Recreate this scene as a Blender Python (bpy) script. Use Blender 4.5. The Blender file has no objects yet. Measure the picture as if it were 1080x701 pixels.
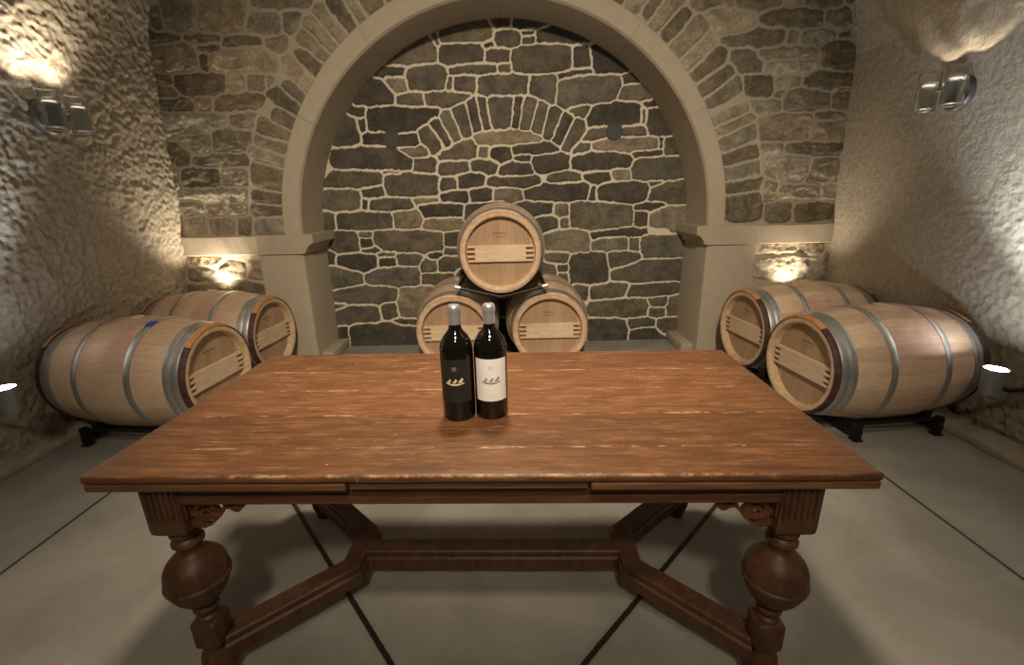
import bpy, bmesh, math, random
import numpy as np
from math import sin, cos, pi, radians, sqrt, atan2, hypot
from mathutils import Vector, Matrix, noise
NICHE="1,-644,2729,-576,2644,-584,2535,-840,2521,-1051,2521,-920,2631;1,-621,2742,-562,2741,-553,2657,-582,2670;1,-563,2734,-462,2803,-151,2861,-96,2758,-105,2694,-232,2673,-529,2676;1,-129,2860,56,2870,52,2775,-88,2773;1,-74,2732,-7,2763,96,2757,140,2715,124,2657,34,2633,-55,2641,-86,2681;1,-553,2657,-203,2667,-182,2630,-186,2532,-510,2511,-556,2545;0,-189,2650,-98,2681,-92,2648,-175,2628;1,-160,2617,34,2620,39,2521,-156,2524;1,-59,2509,40,2507,45,2447,-53,2440;1,-474,2497,-82,2507,-73,2456,-228,2432,-477,2448;1,-842,2497,-526,2507,-505,2471,-522,2322,-736,2317,-835,2321;0,-1045,2501,-857,2504,-877,2444,-969,2430,-1121,2429;2,-1039,2414,-879,2424,-859,2315,-981,2310;0,-1169,2402,-1063,2400,-976,2283,-983,2211,-1306,2213,-1306,2275;1,-946,2282,-737,2306,-707,2197,-953,2206;1,-700,2291,-447,2300,-303,2277,-469,2193,-685,2194;1,-430,2416,-334,2427,-251,2419,-250,2338,-294,2304,-432,2307,-447,2355;1,-499,2403,-456,2409,-465,2314,-504,2315;1,-236,2419,60,2427,205,2413,195,2288,57,2277,-189,2268,-240,2317;0,-1362,2193,-1238,2198,-1255,2121,-1368,2144;0,-1216,2187,-601,2176,-596,2136,-710,2061,-855,1999,-1012,1995,-1222,2006;0,-1401,2131,-1328,2094,-1329,1893,-1542,1889,-1476,2025;0,-1304,2100,-1250,2095,-1253,2007,-1292,2008;0,716,2040,775,2169,1052,2189,1192,2172,1201,2031,1061,2012,733,2018;1,70,2851,209,2842,386,2788,164,2769,69,2774;0,157,2747,245,2749,238,2720,164,2717;1,156,2702,245,2713,245,2662,151,2657;0,275,2739,445,2780,623,2745,758,2678,729,2659,282,2667;1,58,2606,163,2640,506,2646,566,2610,561,2464,342,2442,77,2440;0,588,2632,707,2634,745,2521,735,2468,591,2464;0,730,2640,819,2632,942,2557,1084,2441,918,2424,774,2416;0,466,2419,584,2444,747,2448,751,2427,471,2395;1,220,2404,440,2417,431,2187,311,2238,204,2281;1,464,2365,631,2392,980,2399,1006,2341,958,2211,712,2188,543,2173,453,2200;0,1018,2395,1116,2404,1181,2352,1029,2341;2,1030,2320,1197,2331,1281,2226,1190,2207,989,2218;1,559,2135,743,2174,707,2080,637,2087;0,1206,2186,1314,2191,1339,2162,1224,2160;0,1249,2129,1357,2134,1437,2012,1492,1917,1271,1921;0,1202,2130,1229,2129,1235,2030,1209,2030;0,-1273,1970,-1091,1988,-1072,1944,-1102,1884,-1274,1890;0,-968,1964,-811,1968,-811,1881,-961,1876;0,-1546,1859,-1119,1865,-996,1833,-861,1756,-866,1697,-995,1677,-1504,1695,-1578,1741;2,-963,1855,-726,1857,-713,1820,-731,1784,-858,1786;1,-837,1756,-646,1763,-649,1647,-840,1662;1,-613,1774,-424,1888,-313,1900,-268,1855,-280,1760,-607,1751;2,-272,1950,51,1980,207,1955,301,1903,175,1876,-267,1873;2,-252,1848,-173,1854,-185,1762,-256,1767;0,-151,1816,-78,1855,16,1835,30,1776,-18,1725,-114,1742;1,-619,1684,-560,1728,-353,1739,-354,1649,-502,1637,-626,1647;1,-321,1731,-193,1739,-99,1689,-109,1644,-317,1651;0,-77,1643,13,1702,141,1696,204,1690,220,1637,155,1611,-53,1612;1,-1655,1584,-1572,1666,-1156,1665,-1143,1559,-1299,1539,-1669,1542;1,-1120,1627,-855,1632,-640,1617,-646,1448,-839,1441,-1098,1450,-1124,1512;1,-1133,1660,-981,1657,-998,1644,-1118,1646;1,-622,1563,-481,1576,-478,1499,-624,1494;0,-447,1620,-230,1628,-217,1540,-331,1519,-446,1495;0,-1332,1501,-1154,1536,-1143,1451,-1326,1442;1,-1674,1508,-1464,1507,-1363,1471,-1369,1354,-1486,1332,-1698,1340;1,-1280,1414,-922,1418,-896,1383,-914,1328,-1290,1328;0,-1342,1416,-1300,1415,-1314,1337,-1345,1345;2,-882,1414,-653,1425,-647,1394,-844,1382;0,-636,1440,-512,1472,-382,1469,-353,1395,-598,1389;0,-358,1473,-154,1504,-140,1414,-207,1381,-337,1387;1,-184,1569,59,1587,260,1583,284,1522,73,1511,-169,1516;2,-122,1484,8,1492,89,1487,130,1424,120,1390,-117,1390;0,-822,1350,-682,1363,-437,1361,-425,1263,-558,1246,-772,1257;1,-1694,1305,-1638,1296,-1640,1160,-1715,1158;1,-1606,1295,-1096,1300,-1094,1156,-1607,1162;2,-1060,1300,-834,1300,-819,1239,-829,1151,-1069,1161;2,-803,1174,-724,1234,-435,1234,-432,1134,-781,1138;0,-397,1341,-257,1362,-77,1350,-99,1159,-401,1166;1,689,1888,750,1959,890,1992,909,1920,783,1900;1,1031,1982,1251,1985,1258,1924,1051,1914;2,784,1864,910,1891,1068,1890,1359,1896,1365,1816,1168,1800,802,1808;1,593,1794,658,1859,737,1858,735,1806;0,57,1849,200,1864,421,1859,461,1819,326,1792,64,1790;0,88,1767,207,1769,206,1731,95,1733;0,246,1757,374,1769,549,1768,563,1668,374,1631,254,1659;0,589,1742,787,1783,994,1771,1132,1731,1135,1672,920,1646,599,1637;0,1150,1768,1392,1778,1401,1763,1171,1741;1,1143,1679,1221,1715,1571,1733,1650,1563,1409,1545,1159,1545;1,1415,1888,1509,1893,1568,1767,1433,1763;0,1375,1889,1411,1892,1413,1815,1388,1823;1,390,1573,487,1614,656,1610,665,1549,407,1542;0,697,1582,792,1614,938,1605,956,1546,763,1532;2,969,1622,1114,1627,1126,1550,989,1546;0,155,1455,277,1499,569,1516,747,1517,757,1435,702,1378,244,1383,155,1416;0,764,1481,810,1485,804,1371,767,1377;0,838,1456,909,1509,1087,1521,1290,1509,1302,1416,1244,1342,1080,1334,841,1386;1,1306,1524,1411,1526,1404,1513,1324,1496;1,1313,1415,1365,1484,1669,1532,1688,1329,1474,1342,1322,1360;0,1180,1308,1245,1335,1475,1326,1396,1285,1190,1280;0,1191,1260,1299,1250,1310,1137,1241,1134,1197,1164;1,585,1329,637,1351,966,1332,1160,1321,1176,1148,1008,1123,600,1128;2,433,1308,473,1336,555,1329,565,1250,491,1235,433,1252;2,499,1203,565,1213,562,1129,500,1127;0,64,1347,277,1362,408,1348,408,1253,276,1256,145,1298;1,276,1232,441,1231,472,1131,342,1101,242,1103;2,1332,1210,1430,1271,1691,1298,1713,1072,1347,1080;1,-778,1989,-696,2045,-565,1898,-635,1805,-681,1821;0,-685,2059,-614,2100,-493,1896,-546,1854;1,-582,2119,-496,2154,-403,1924,-470,1905;1,-470,2167,-360,2207,-310,1971,-384,1932;0,-335,2221,-264,2239,-221,2007,-294,1979;0,-242,2241,-180,2246,-143,2005,-199,1992;1,-159,2251,72,2255,36,2010,-127,2005;0,87,2246,154,2245,107,2009,51,2010;1,167,2244,277,2223,207,1990,120,1991;1,293,2214,379,2179,307,1959,229,1984;1,394,2173,488,2127,389,1908,332,1953;0,519,2106,587,2091,567,2020,491,1848,411,1893;1,628,2067,714,2026,570,1802,491,1848;1,-1674,1133,-1433,1128,-1437,948,-1681,954;1,-1408,1119,-1295,1130,-1299,1091,-1404,1085;0,-1407,1059,-1305,1066,-1306,997,-1411,991;1,-1411,948,-1259,982,-1231,952,-1299,937;1,-1279,1116,-1243,1132,-657,1120,-635,1051,-642,948,-809,938,-1175,951,-1264,1014;0,-607,1085,-415,1111,-405,978,-605,982;1,-615,956,-458,953,-435,892,-601,904;0,-1747,920,-1676,928,-1688,840,-1753,842;0,-1643,909,-1275,914,-1278,805,-1406,764,-1529,775,-1645,831;1,-1248,918,-1099,924,-1110,898,-1247,896;0,-1253,875,-1094,880,-1098,810,-1257,808;1,-1071,906,-864,901,-863,805,-1076,801;1,-844,822,-763,850,-708,828,-714,739,-851,734;0,-758,916,-653,914,-672,888,-753,873;1,-675,845,-568,874,-411,856,-398,750,-683,735;1,-1755,798,-1634,778,-1437,729,-1443,630,-1730,591,-1784,593;1,-1404,710,-1228,777,-883,782,-892,600,-1245,617,-1401,656;1,-847,716,-542,718,-547,628,-851,620;1,-1734,564,-1479,604,-1247,599,-1115,577,-1111,486,-1319,422,-1749,458;2,-1071,567,-979,593,-694,577,-712,300,-1096,290,-1106,421;1,-1751,440,-1629,433,-1664,415,-1754,389;1,-1754,352,-1592,414,-1339,412,-1307,370,-1315,261,-1558,244,-1763,220;1,-1285,407,-1165,426,-1120,384,-1128,300,-1279,285;1,-1163,263,-898,263,-902,209,-1121,224;0,-1751,201,-1636,204,-1652,83,-1752,95;0,-1623,169,-1542,228,-1268,218,-923,181,-883,-23,-1553,-17,-1623,92;2,337,1064,476,1099,727,1090,760,987,762,900,354,927;0,789,1063,1031,1092,1308,1103,1309,1074,998,1037,798,1038;2,792,960,877,1015,1121,1017,1136,910,811,917;1,1158,992,1236,997,1247,904,1166,906;1,1262,993,1382,1034,1660,1036,1731,845,1431,834,1298,840;1,1333,1111,1515,1116,1518,1073,1361,1077;1,355,883,565,891,558,800,363,813;0,592,869,935,888,964,612,785,584,597,603;1,956,879,1234,882,1272,837,1223,776,1083,744,973,738;1,987,702,1222,785,1433,807,1753,791,1761,613,1377,603,1008,630;1,461,767,558,773,559,711,479,713;1,479,695,569,684,570,621,498,641;1,795,565,1019,575,1160,563,1116,445,799,443;1,1151,453,1209,556,1684,578,1684,469,1387,453;1,633,565,771,581,771,452,663,455;1,801,378,899,413,1352,424,1376,346,1355,243,942,247,794,284;1,1371,420,1551,435,1559,379,1522,346,1412,349;1,1392,317,1542,323,1548,248,1401,247;1,1579,434,1750,445,1769,233,1570,247;0,782,218,1145,223,1170,104,1178,-53,789,-53;1,1183,209,1440,216,1455,135,1353,138,1224,131;1,1474,208,1743,224,1743,119,1484,119;0,1202,25,1263,101,1410,121,1597,94,1631,15,1628,-63,1215,-44;0,1650,121,1724,120,1719,71,1654,73;1,1712,569,1739,568,1748,467,1726,468;1,-328,1076,-13,1078,-18,854,-338,861;1,23,1069,320,1062,302,838,27,853;1,-506,810,-157,812,-146,589,-517,606;0,-102,811,210,813,208,581,-109,588;1,246,794,458,789,450,585,245,589;1,-632,552,-259,553,-250,293,-648,302;1,-203,543,170,544,167,284,-212,292;0,207,533,581,535,585,294,205,283;1,-822,257,-366,257,-376,17,-859,18;0,-318,246,205,243,203,-7,-329,6;1,253,242,748,231,745,-9,261,-8"
FRONT="1,-2578,2795,-2543,2789,-2553,2665,-2598,2665;1,-2493,2896,-2256,2892,-2307,2665,-2418,2659,-2537,2670;0,-2649,2635,-2531,2643,-2447,2615,-2464,2592,-2640,2597;1,-2403,2620,-2304,2628,-2134,2625,-2153,2594,-2340,2576;0,-2104,2593,-2040,2608,-1833,2604,-1831,2561,-2052,2549,-2104,2561;2,-2245,2891,-1913,2886,-1913,2763,-1959,2649,-2143,2641,-2283,2665,-2261,2790;1,-1917,2742,-1816,2766,-1684,2764,-1665,2717,-1686,2644,-1829,2630,-1927,2659;1,-1642,2763,-1528,2761,-1537,2704,-1595,2642,-1652,2664;1,-1865,2885,-1580,2880,-1461,2878,-1423,2816,-1597,2778,-1835,2792;1,-2727,2448,-2632,2533,-2477,2562,-2369,2555,-2352,2495,-2374,2397,-2529,2398,-2724,2409;0,-2315,2549,-2174,2551,-2171,2535,-2291,2518;0,-2315,2495,-2261,2488,-2277,2384,-2316,2407;2,-2240,2471,-2108,2512,-1811,2523,-1738,2451,-1761,2386,-1912,2378,-2244,2395;1,-1805,2593,-1651,2601,-1676,2526,-1786,2528;0,-2737,2360,-2673,2367,-2569,2334,-2587,2312,-2736,2313;0,-2539,2356,-2375,2364,-2158,2362,-2166,2260,-2319,2223,-2512,2232;2,-2128,2354,-2004,2355,-2016,2257,-2143,2253;1,-1986,2351,-1848,2354,-1872,2254,-1999,2251;1,-2744,2282,-2664,2303,-2549,2233,-2574,2211,-2749,2214;0,-2745,2180,-2640,2198,-2457,2195,-2439,2110,-2598,2108,-2744,2134;2,-2426,2196,-2286,2199,-2311,2114,-2384,2098;0,-2276,2159,-2222,2204,-1953,2227,-1895,2198,-1959,2124,-2282,2102;1,-1831,2343,-1794,2342,-1824,2276,-1842,2282;2,-2751,2088,-2578,2104,-2223,2078,-2226,2010,-2463,1955,-2743,1951,-2771,2011;1,-2170,2077,-1976,2093,-1994,1995,-2156,1989;1,-2324,1953,-2180,1975,-2035,1947,-2038,1877,-2170,1809,-2349,1833;1,-2619,1929,-2362,1928,-2393,1804,-2513,1826;0,-2757,1851,-2634,1865,-2555,1787,-2578,1716,-2767,1719;0,-2525,1776,-2100,1778,-2103,1706,-2518,1708;1,-2755,1678,-2659,1686,-2698,1520,-2760,1521;0,-2644,1686,-2348,1684,-2353,1555,-2645,1540;1,-2319,1669,-2120,1675,-2133,1550,-2331,1554;2,-2649,1523,-2337,1529,-2137,1529,-2164,1445,-2447,1429,-2709,1456;1,-2741,1414,-2558,1431,-2533,1344,-2722,1304;1,-2496,1409,-2338,1416,-2380,1319,-2495,1311;1,-2331,1394,-2159,1412,-2189,1315,-2313,1318;2,-2772,1284,-2540,1312,-2544,1190,-2750,1183;1,-2511,1289,-2295,1295,-2305,1185,-2510,1185;1,-2261,1295,-2146,1303,-2169,1182,-2271,1184;2,-2708,967,-2480,950,-2503,892,-2701,897;0,-2515,893,-2393,918,-2271,887,-2301,794,-2507,822;1,-2244,910,-2139,908,-2153,767,-2270,774;1,-2752,874,-2543,870,-2537,787,-2753,768;0,-2427,749,-2189,763,-2139,646,-2423,653;1,-2782,745,-2453,738,-2457,605,-2812,613;1,-1955,2053,-1708,1911,-1725,1871,-1973,1936;1,-1996,1926,-1739,1851,-1762,1781,-2005,1877;2,-2045,1837,-1769,1740,-1790,1679,-2062,1746;0,-2066,1726,-1804,1659,-1841,1506,-2100,1550;0,-2107,1512,-1847,1470,-1863,1413,-2115,1433;0,-2140,1397,-1854,1363,-1852,1304,-2133,1314;2,-2128,1281,-1855,1286,-1873,1176,-2146,1182;0,-1803,2104,-1683,2055,-1685,1992,-1823,2034;0,-1849,2227,-1792,2263,-1604,2123,-1637,2077;0,-1706,2277,-1660,2298,-1553,2183,-1591,2153;0,-1597,2481,-1519,2509,-1395,2397,-1411,2346,-1470,2339;2,-1704,2432,-1624,2467,-1490,2318,-1537,2228;1,-1563,2595,-1506,2644,-1337,2462,-1375,2426;1,-1500,2686,-1415,2712,-1270,2526,-1308,2490;1,-1407,2768,-1354,2801,-1195,2603,-1243,2547;0,-1303,2821,-1210,2860,-1100,2651,-1153,2609;1,-1184,2873,-1135,2886,-1019,2712,-1072,2678;1,-1109,2899,-921,2949,-899,2786,-1008,2740;0,1064,2726,1112,2792,1188,2813,1087,2675;1,1109,2646,1216,2790,1333,2799,1263,2700,1138,2605;0,1214,2564,1266,2666,1339,2732,1383,2686,1312,2585,1237,2534;1,1280,2493,1438,2663,1534,2627,1512,2581,1353,2432,1326,2427;2,1364,2385,1554,2563,1599,2522,1428,2342;0,1446,2299,1658,2468,1700,2402,1490,2268;0,1517,2200,1728,2336,1772,2305,1564,2150;1,1588,2112,1818,2268,1848,2194,1620,2080;2,1647,1974,1914,2076,1931,2027,1684,1934;1,1697,1914,1943,2017,1960,1968,1724,1867;1,1719,1813,1977,1928,2009,1848,1759,1752;0,1760,1690,2010,1763,2041,1695,1783,1638;1,1790,1586,2049,1643,2060,1560,1809,1516;0,1815,1469,2089,1511,2088,1443,1833,1409;0,1821,1373,2105,1399,2133,1202,1847,1197;1,2014,1967,2226,1992,2432,1988,2417,1820,2256,1803,2043,1837;0,2461,2007,2665,2007,2663,1964,2478,1968;1,2451,1879,2494,1938,2709,1924,2724,1814,2463,1809;1,2064,1766,2228,1773,2237,1712,2084,1704;0,2264,1752,2303,1782,2712,1763,2736,1698,2427,1698,2269,1721;2,2111,1673,2274,1690,2477,1666,2457,1520,2303,1502,2126,1569;1,2491,1519,2501,1655,2701,1651,2737,1482,2507,1487;1,2249,1418,2313,1442,2584,1432,2598,1357,2304,1352;1,2618,1432,2731,1434,2748,1343,2634,1345;1,2127,1484,2220,1461,2236,1353,2147,1344;1,2163,1311,2378,1318,2397,1196,2192,1190;0,2394,1285,2560,1314,2717,1300,2729,1201,2422,1185;2,2118,977,2420,982,2500,922,2282,892,2127,907;1,2482,957,2677,976,2690,907,2561,902;2,2131,790,2155,872,2519,875,2667,837,2688,719,2431,688,2165,713;1,1412,2797,1629,2799,1622,2752,1442,2740;1,1647,2803,1707,2802,1708,2746,1653,2752;1,1731,2802,2050,2807,2058,2755,1953,2726,1746,2735;1,2087,2801,2226,2798,2227,2757,2145,2743;0,2245,2793,2510,2799,2497,2742,2440,2722,2279,2741;2,1530,2707,1639,2716,1853,2701,1870,2622,1802,2581,1600,2574;0,1944,2663,1993,2704,2174,2711,2380,2682,2397,2624,2339,2603,1981,2615;1,2416,2686,2598,2688,2616,2620,2564,2583,2440,2591;0,1666,2530,1780,2555,1949,2584,2128,2581,2132,2511,2063,2480,1789,2485,1689,2497;1,2143,2564,2228,2568,2217,2488,2154,2489;2,2252,2536,2321,2567,2520,2558,2526,2525,2408,2490,2266,2487;0,2534,2547,2626,2550,2629,2534,2544,2527;0,1728,2431,1868,2456,1982,2350,1982,2305,1825,2303;1,1969,2438,2115,2463,2314,2464,2398,2408,2277,2389,1974,2405;2,2009,2338,2104,2370,2405,2370,2390,2315,2242,2295,2026,2305;0,2432,2462,2531,2498,2651,2485,2700,2337,2604,2311,2461,2335;0,1849,2263,1955,2272,2080,2264,2095,2139,1937,2127;2,2106,2236,2146,2263,2273,2255,2288,2204,2183,2189,2112,2196;0,2343,2220,2384,2276,2545,2289,2698,2253,2716,2190,2592,2176,2359,2197;1,2106,2150,2186,2166,2180,2126,2116,2127;1,2195,2027,2213,2160,2391,2162,2548,2136,2558,2050,2415,2023;1,2569,2130,2709,2133,2728,2035,2594,2031;1,1922,2091,2043,2100,2158,2098,2156,2028,1964,2020"

C = bpy.context.scene.collection
sc = bpy.context.scene
R_ = random.Random(7)
Y1, Y2 = 3.874, 4.327          # face of the arched wall, face of the niche wall
X0, RA, ZS = -.031, 1.707, 1.135  # arch centre, inner radius, springing height

# ------------------------------------------------------------------ nodes
class NT:
    def __init__(s, name):
        s.m = bpy.data.materials.new(name); s.m.use_nodes = True
        s.t = s.m.node_tree; s.b = s.t.nodes['Principled BSDF']; s.out = s.t.nodes['Material Output']
    def n(s, typ, **kw):
        nd = s.t.nodes.new(typ)
        for k, v in kw.items():
            if k.startswith('i_'):
                key = k[2:].replace('_', ' ')
                s.set(nd.inputs[key], v)
            else: setattr(nd, k, v)
        return nd
    def set(s, sock, v):
        if hasattr(v, 'is_output'): s.t.links.new(v, sock)
        else: sock.default_value = v
    def math(s, op, a, b=None, c=None, clamp=False):
        nd = s.t.nodes.new('ShaderNodeMath'); nd.operation = op; nd.use_clamp = clamp
        for i, v in enumerate((a, b, c)):
            if v is not None: s.set(nd.inputs[i], v)
        return nd.outputs[0]
    def mix(s, f, a, b, mode='MIX'):
        nd = s.t.nodes.new('ShaderNodeMix'); nd.data_type = 'RGBA'; nd.blend_type = mode
        s.set(nd.inputs[0], f); s.set(nd.inputs[6], a); s.set(nd.inputs[7], b)
        return nd.outputs[2]
    def ramp(s, f, lo, hi):   # smooth 0..1 between lo and hi
        nd = s.t.nodes.new('ShaderNodeMapRange'); nd.interpolation_type = 'SMOOTHSTEP'
        s.set(nd.inputs[0], f); nd.inputs[1].default_value = lo; nd.inputs[2].default_value = hi
        return nd.outputs[0]
    def coord(s, scale=(1, 1, 1), rot=(0, 0, 0)):
        tc = s.t.nodes.new('ShaderNodeTexCoord'); mp = s.t.nodes.new('ShaderNodeMapping')
        mp.inputs['Scale'].default_value = scale; mp.inputs['Rotation'].default_value = rot
        s.t.links.new(tc.outputs['Object'], mp.inputs[0]); return mp.outputs[0]
    def noise(s, vec, scale=5, detail=4, rough=.55, dist=0):
        nd = s.n('ShaderNodeTexNoise', i_Vector=vec, i_Scale=scale, i_Detail=detail, i_Roughness=rough, i_Distortion=dist)
        return nd.outputs['Fac']
    def xyz(s, vec):
        nd = s.n('ShaderNodeSeparateXYZ', i_Vector=vec); return nd.outputs
    def bump(s, h, strength=.3, dist=.01):
        nd = s.n('ShaderNodeBump', i_Height=h, i_Strength=strength, i_Distance=dist)
        s.t.links.new(nd.outputs[0], s.b.inputs['Normal'])
    def fin(s, col=None, rough=None, metal=None, spec=None):
        for k, v in (('Base Color', col), ('Roughness', rough), ('Metallic', metal), ('Specular IOR Level', spec)):
            if v is not None: s.set(s.b.inputs[k], v)
        return s.m
def rgb(r, g, b): return (r, g, b, 1)

def m_plain(name, col, rough=.5, metal=0, var=.12, scale=30, bump=.0, spec=.5):
    t = NT(name); v = t.coord(); f = t.noise(v, scale, 4)
    c = t.mix(f, rgb(*[x*(1-var) for x in col]), rgb(*[min(1, x*(1+var)) for x in col]))
    if bump: t.bump(f, bump, .004)
    return t.fin(c, rough, metal, spec)

def m_masonry():
    t = NT('rubble_masonry'); v = t.coord()
    at = t.n('ShaderNodeAttribute', attribute_name='tone'); mk = at.outputs['Alpha']; base = at.outputs['Color']
    f = t.noise(v, 8, 8, .64, .3); g = t.noise(v, 48, 5, .62); k = t.noise(v, 3.3, 4)
    c = t.mix(1, base, t.mix(t.ramp(f, .28, .72), rgb(.66, .66, .68), rgb(1.42, 1.40, 1.34)), 'MULTIPLY')
    c = t.mix(1, c, t.mix(t.ramp(g, .3, .72), rgb(.8, .8, .8), rgb(1.2, 1.2, 1.2)), 'MULTIPLY')
    c = t.mix(t.math('MULTIPLY', t.ramp(k, .6, .74), .3), c, rgb(.24, .165, .095))
    mg = t.noise(v, 70, 4); m = t.mix(1, base, t.mix(mg, rgb(.82, .82, .82), rgb(1.15, 1.15, 1.15)), 'MULTIPLY')
    t.bump(t.math('ADD', f, t.math('MULTIPLY', g, .6)), .5, .010)
    return t.fin(t.mix(mk, m, c), .8, 0, .3)
def m_gunite():
    t = NT('sprayed_concrete'); v = t.coord(); f = t.noise(v, 28, 7, .65); g = t.noise(v, 2.2, 4)
    c = t.mix(t.ramp(f, .3, .7), rgb(.385, .335, .262), rgb(.53, .465, .365)); c = t.mix(t.math('MULTIPLY', g, .4), c, rgb(.30, .265, .21))
    t.bump(f, .8, .014); return t.fin(c, .92, 0, .2)
def m_stucco():
    t = NT('cast_stone'); v = t.coord(); f = t.noise(v, 14, 6, .6); g = t.noise(v, 120, 3)
    c = t.mix(f, rgb(.385, .33, .25), rgb(.475, .41, .32)); t.bump(t.math('ADD', f, t.math('MULTIPLY', g, .4)), .18, .006)
    return t.fin(c, .85, 0, .25)
def m_floor():
    t = NT('polished_concrete'); v = t.coord(); o = t.xyz(v)
    f = t.noise(v, 2.3, 7, .6, .4); g = t.noise(v, 70, 4)
    c = t.mix(t.ramp(f, .3, .72), rgb(.27, .258, .228), rgb(.39, .375, .335))
    c = t.mix(.25, c, t.mix(g, rgb(.7, .7, .7), rgb(1.25, 1.25, 1.25)), 'MULTIPLY')
    d = None; wj = t.math('MULTIPLY', t.math('SUBTRACT', t.noise(v, 40, 4), .5), .006)
    # saw-cut joints: a*x + b*y = k
    for (p, q) in (((-2.081, 0), (-2.081, 1)), ((1.902, 0), (1.902, 1)), ((-1.057, 1.828), (-.401, 1.053)), ((.948, 1.77), (.204, 1.039))):
        dx, dy = q[0]-p[0], q[1]-p[1]; L = hypot(dx, dy); a, b = -dy/L, dx/L; k = a*p[0]+b*p[1]
        e = t.math('ABSOLUTE', t.math('SUBTRACT', t.math('ADD', t.math('MULTIPLY', o[0], a), t.math('MULTIPLY', o[1], b)), k))
        e = t.math('ADD', e, wj if abs(dx) < .01 else t.math('SUBTRACT', wj, .0035)); d = e if d is None else t.math('MINIMUM', d, e)
    j = t.math('SUBTRACT', 1, t.ramp(d, .0045, .0075))
    halo = t.math('MULTIPLY', t.math('SUBTRACT', 1, t.ramp(d, .004, .03)), .22)
    c = t.mix(halo, c, rgb(.16, .14, .115)); c = t.mix(j, c, rgb(.02, .017, .014))
    t.bump(t.math('SUBTRACT', t.math('MULTIPLY', g, .12), j), .35, .006)
    return t.fin(c, t.math('ADD', .42, t.math('MULTIPLY', f, .25)), 0, .4)
def m_table(name='oiled_oak', top=False):
    t = NT(name); v = t.coord(); o = t.xyz(v)
    vs = t.coord((2.2, 38, 38)) if top else t.coord((10, 10, 3))
    gr = t.noise(vs, 2.2, 8, .68, .6); big = t.noise(t.coord((2.2, 9, 9)), 1.6, 7, .68)
    if not top:
        c = t.mix(t.ramp(gr, .3, .7), rgb(.060, .026, .014), rgb(.145, .066, .032))
        c = t.mix(t.math('MULTIPLY', t.ramp(big, .5, .8), .35), c, rgb(.03, .014, .009))
        t.bump(gr, .25, .004); return t.fin(c, .48, 0, .4)
    c = t.mix(t.ramp(gr, .25, .75), rgb(.108, .043, .017), rgb(.255, .107, .043))
    c = t.mix(t.math('MULTIPLY', t.ramp(big, .40, .66), .5), c, rgb(.09, .040, .017))
    pale = t.noise(t.coord((2.6, 13, 13)), 2.3, 9, .76)
    c = t.mix(t.math('MULTIPLY', t.ramp(pale, .48, .70), .55), c, rgb(.42, .20, .088))
    # boards of slightly different tone
    bd = t.math('FLOOR', t.math('MULTIPLY', t.math('ADD', o[1], .5), 5.35))
    wn = t.n('ShaderNodeTexWhiteNoise', noise_dimensions='1D'); t.set(wn.inputs['W'], bd)
    c = t.mix(1, c, t.mix(wn.outputs['Value'], rgb(.86, .86, .86), rgb(1.1, 1.1, 1.1)), 'MULTIPLY')
    # worn flecks along the grain
    fl = t.ramp(t.noise(t.coord((5, 55, 30)), 1.7, 8, .78), .555, .65)
    fl = t.math('MULTIPLY', fl, t.ramp(t.noise(t.coord((2, 5, 5)), 1.9, 5, .6), .43, .6))
    wob = t.math('MULTIPLY', t.math('SUBTRACT', t.noise(t.coord((3, 0, 0)), 2, 2), .5), .010)
    seam = None
    for yk in (-.32, -.13, .06, .235):
        e = t.math('ABSOLUTE', t.math('SUBTRACT', t.math('ADD', o[1], wob), yk)); seam = e if seam is None else t.math('MINIMUM', seam, e)
    xs = t.math('SUBTRACT', o[0], -.015)
    inb = t.math('LESS_THAN', t.math('ABSOLUTE', xs), .88)
    sm = t.math('MULTIPLY', t.math('SUBTRACT', 1, t.ramp(seam, .001, .0034)), inb)
    eb = t.math('SUBTRACT', 1, t.ramp(t.math('ABSOLUTE', t.math('SUBTRACT', t.math('ABSOLUTE', xs), .88)), .0004, .002))
    c = t.mix(t.math('MULTIPLY', eb, .35), c, rgb(.06, .028, .014))
    brk = t.ramp(t.noise(t.coord((5, 3, 1)), 2, 6, .75), .50, .62)
    c = t.mix(t.math('MULTIPLY', sm, t.math('ADD', .45, t.math('MULTIPLY', brk, .5))), c, t.mix(brk, rgb(.07, .03, .014), rgb(.66, .41, .22)))
    # wear spreading out along the seams
    sw = t.math('MULTIPLY', t.math('SUBTRACT', 1, t.ramp(seam, .002, .009)), t.ramp(t.noise(t.coord((4, 30, 1)), 2, 7, .75), .50, .60))
    sw = t.math('MULTIPLY', t.math('MULTIPLY', sw, inb), .6)
    # rubbed pale arris
    ed = t.math('MULTIPLY', t.ramp(t.math('ABSOLUTE', o[1]), .4385, .4455), t.ramp(t.noise(t.coord((14, 30, 6)), 1.6, 6, .7), .44, .60))
    ed = t.math('MULTIPLY', ed, t.ramp(o[2], -.008, -.002))
    ed = t.math('MULTIPLY', ed, t.math('SUBTRACT', 1, t.ramp(t.math('ABSOLUTE', o[0]), .5, .8)))
    w = t.math('MAXIMUM', t.math('MAXIMUM', t.math('MULTIPLY', fl, .6), t.math('MULTIPLY', ed, .8)), sw)
    c = t.mix(w, c, rgb(.66, .41, .23))
    nick = t.ramp(t.noise(t.coord((16, 42, 1)), 1.4, 3, .5), .735, .76)
    c = t.mix(t.math('MULTIPLY', nick, .85), c, rgb(.78, .52, .30))
    scr = t.ramp(t.noise(t.coord((9, 130, 1), (0, 0, .5)), 1.3, 3, .6), .70, .73); sc2 = t.ramp(t.noise(t.coord((120, 10, 1), (0, 0, .25)), 1.3, 3, .6), .73, .76)
    scr = t.math('MULTIPLY', t.math('MAXIMUM', scr, sc2), t.ramp(t.noise(v, 2.4, 3), .5, .6)); c = t.mix(t.math('MULTIPLY', scr, .6), c, rgb(.62, .38, .21))
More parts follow.
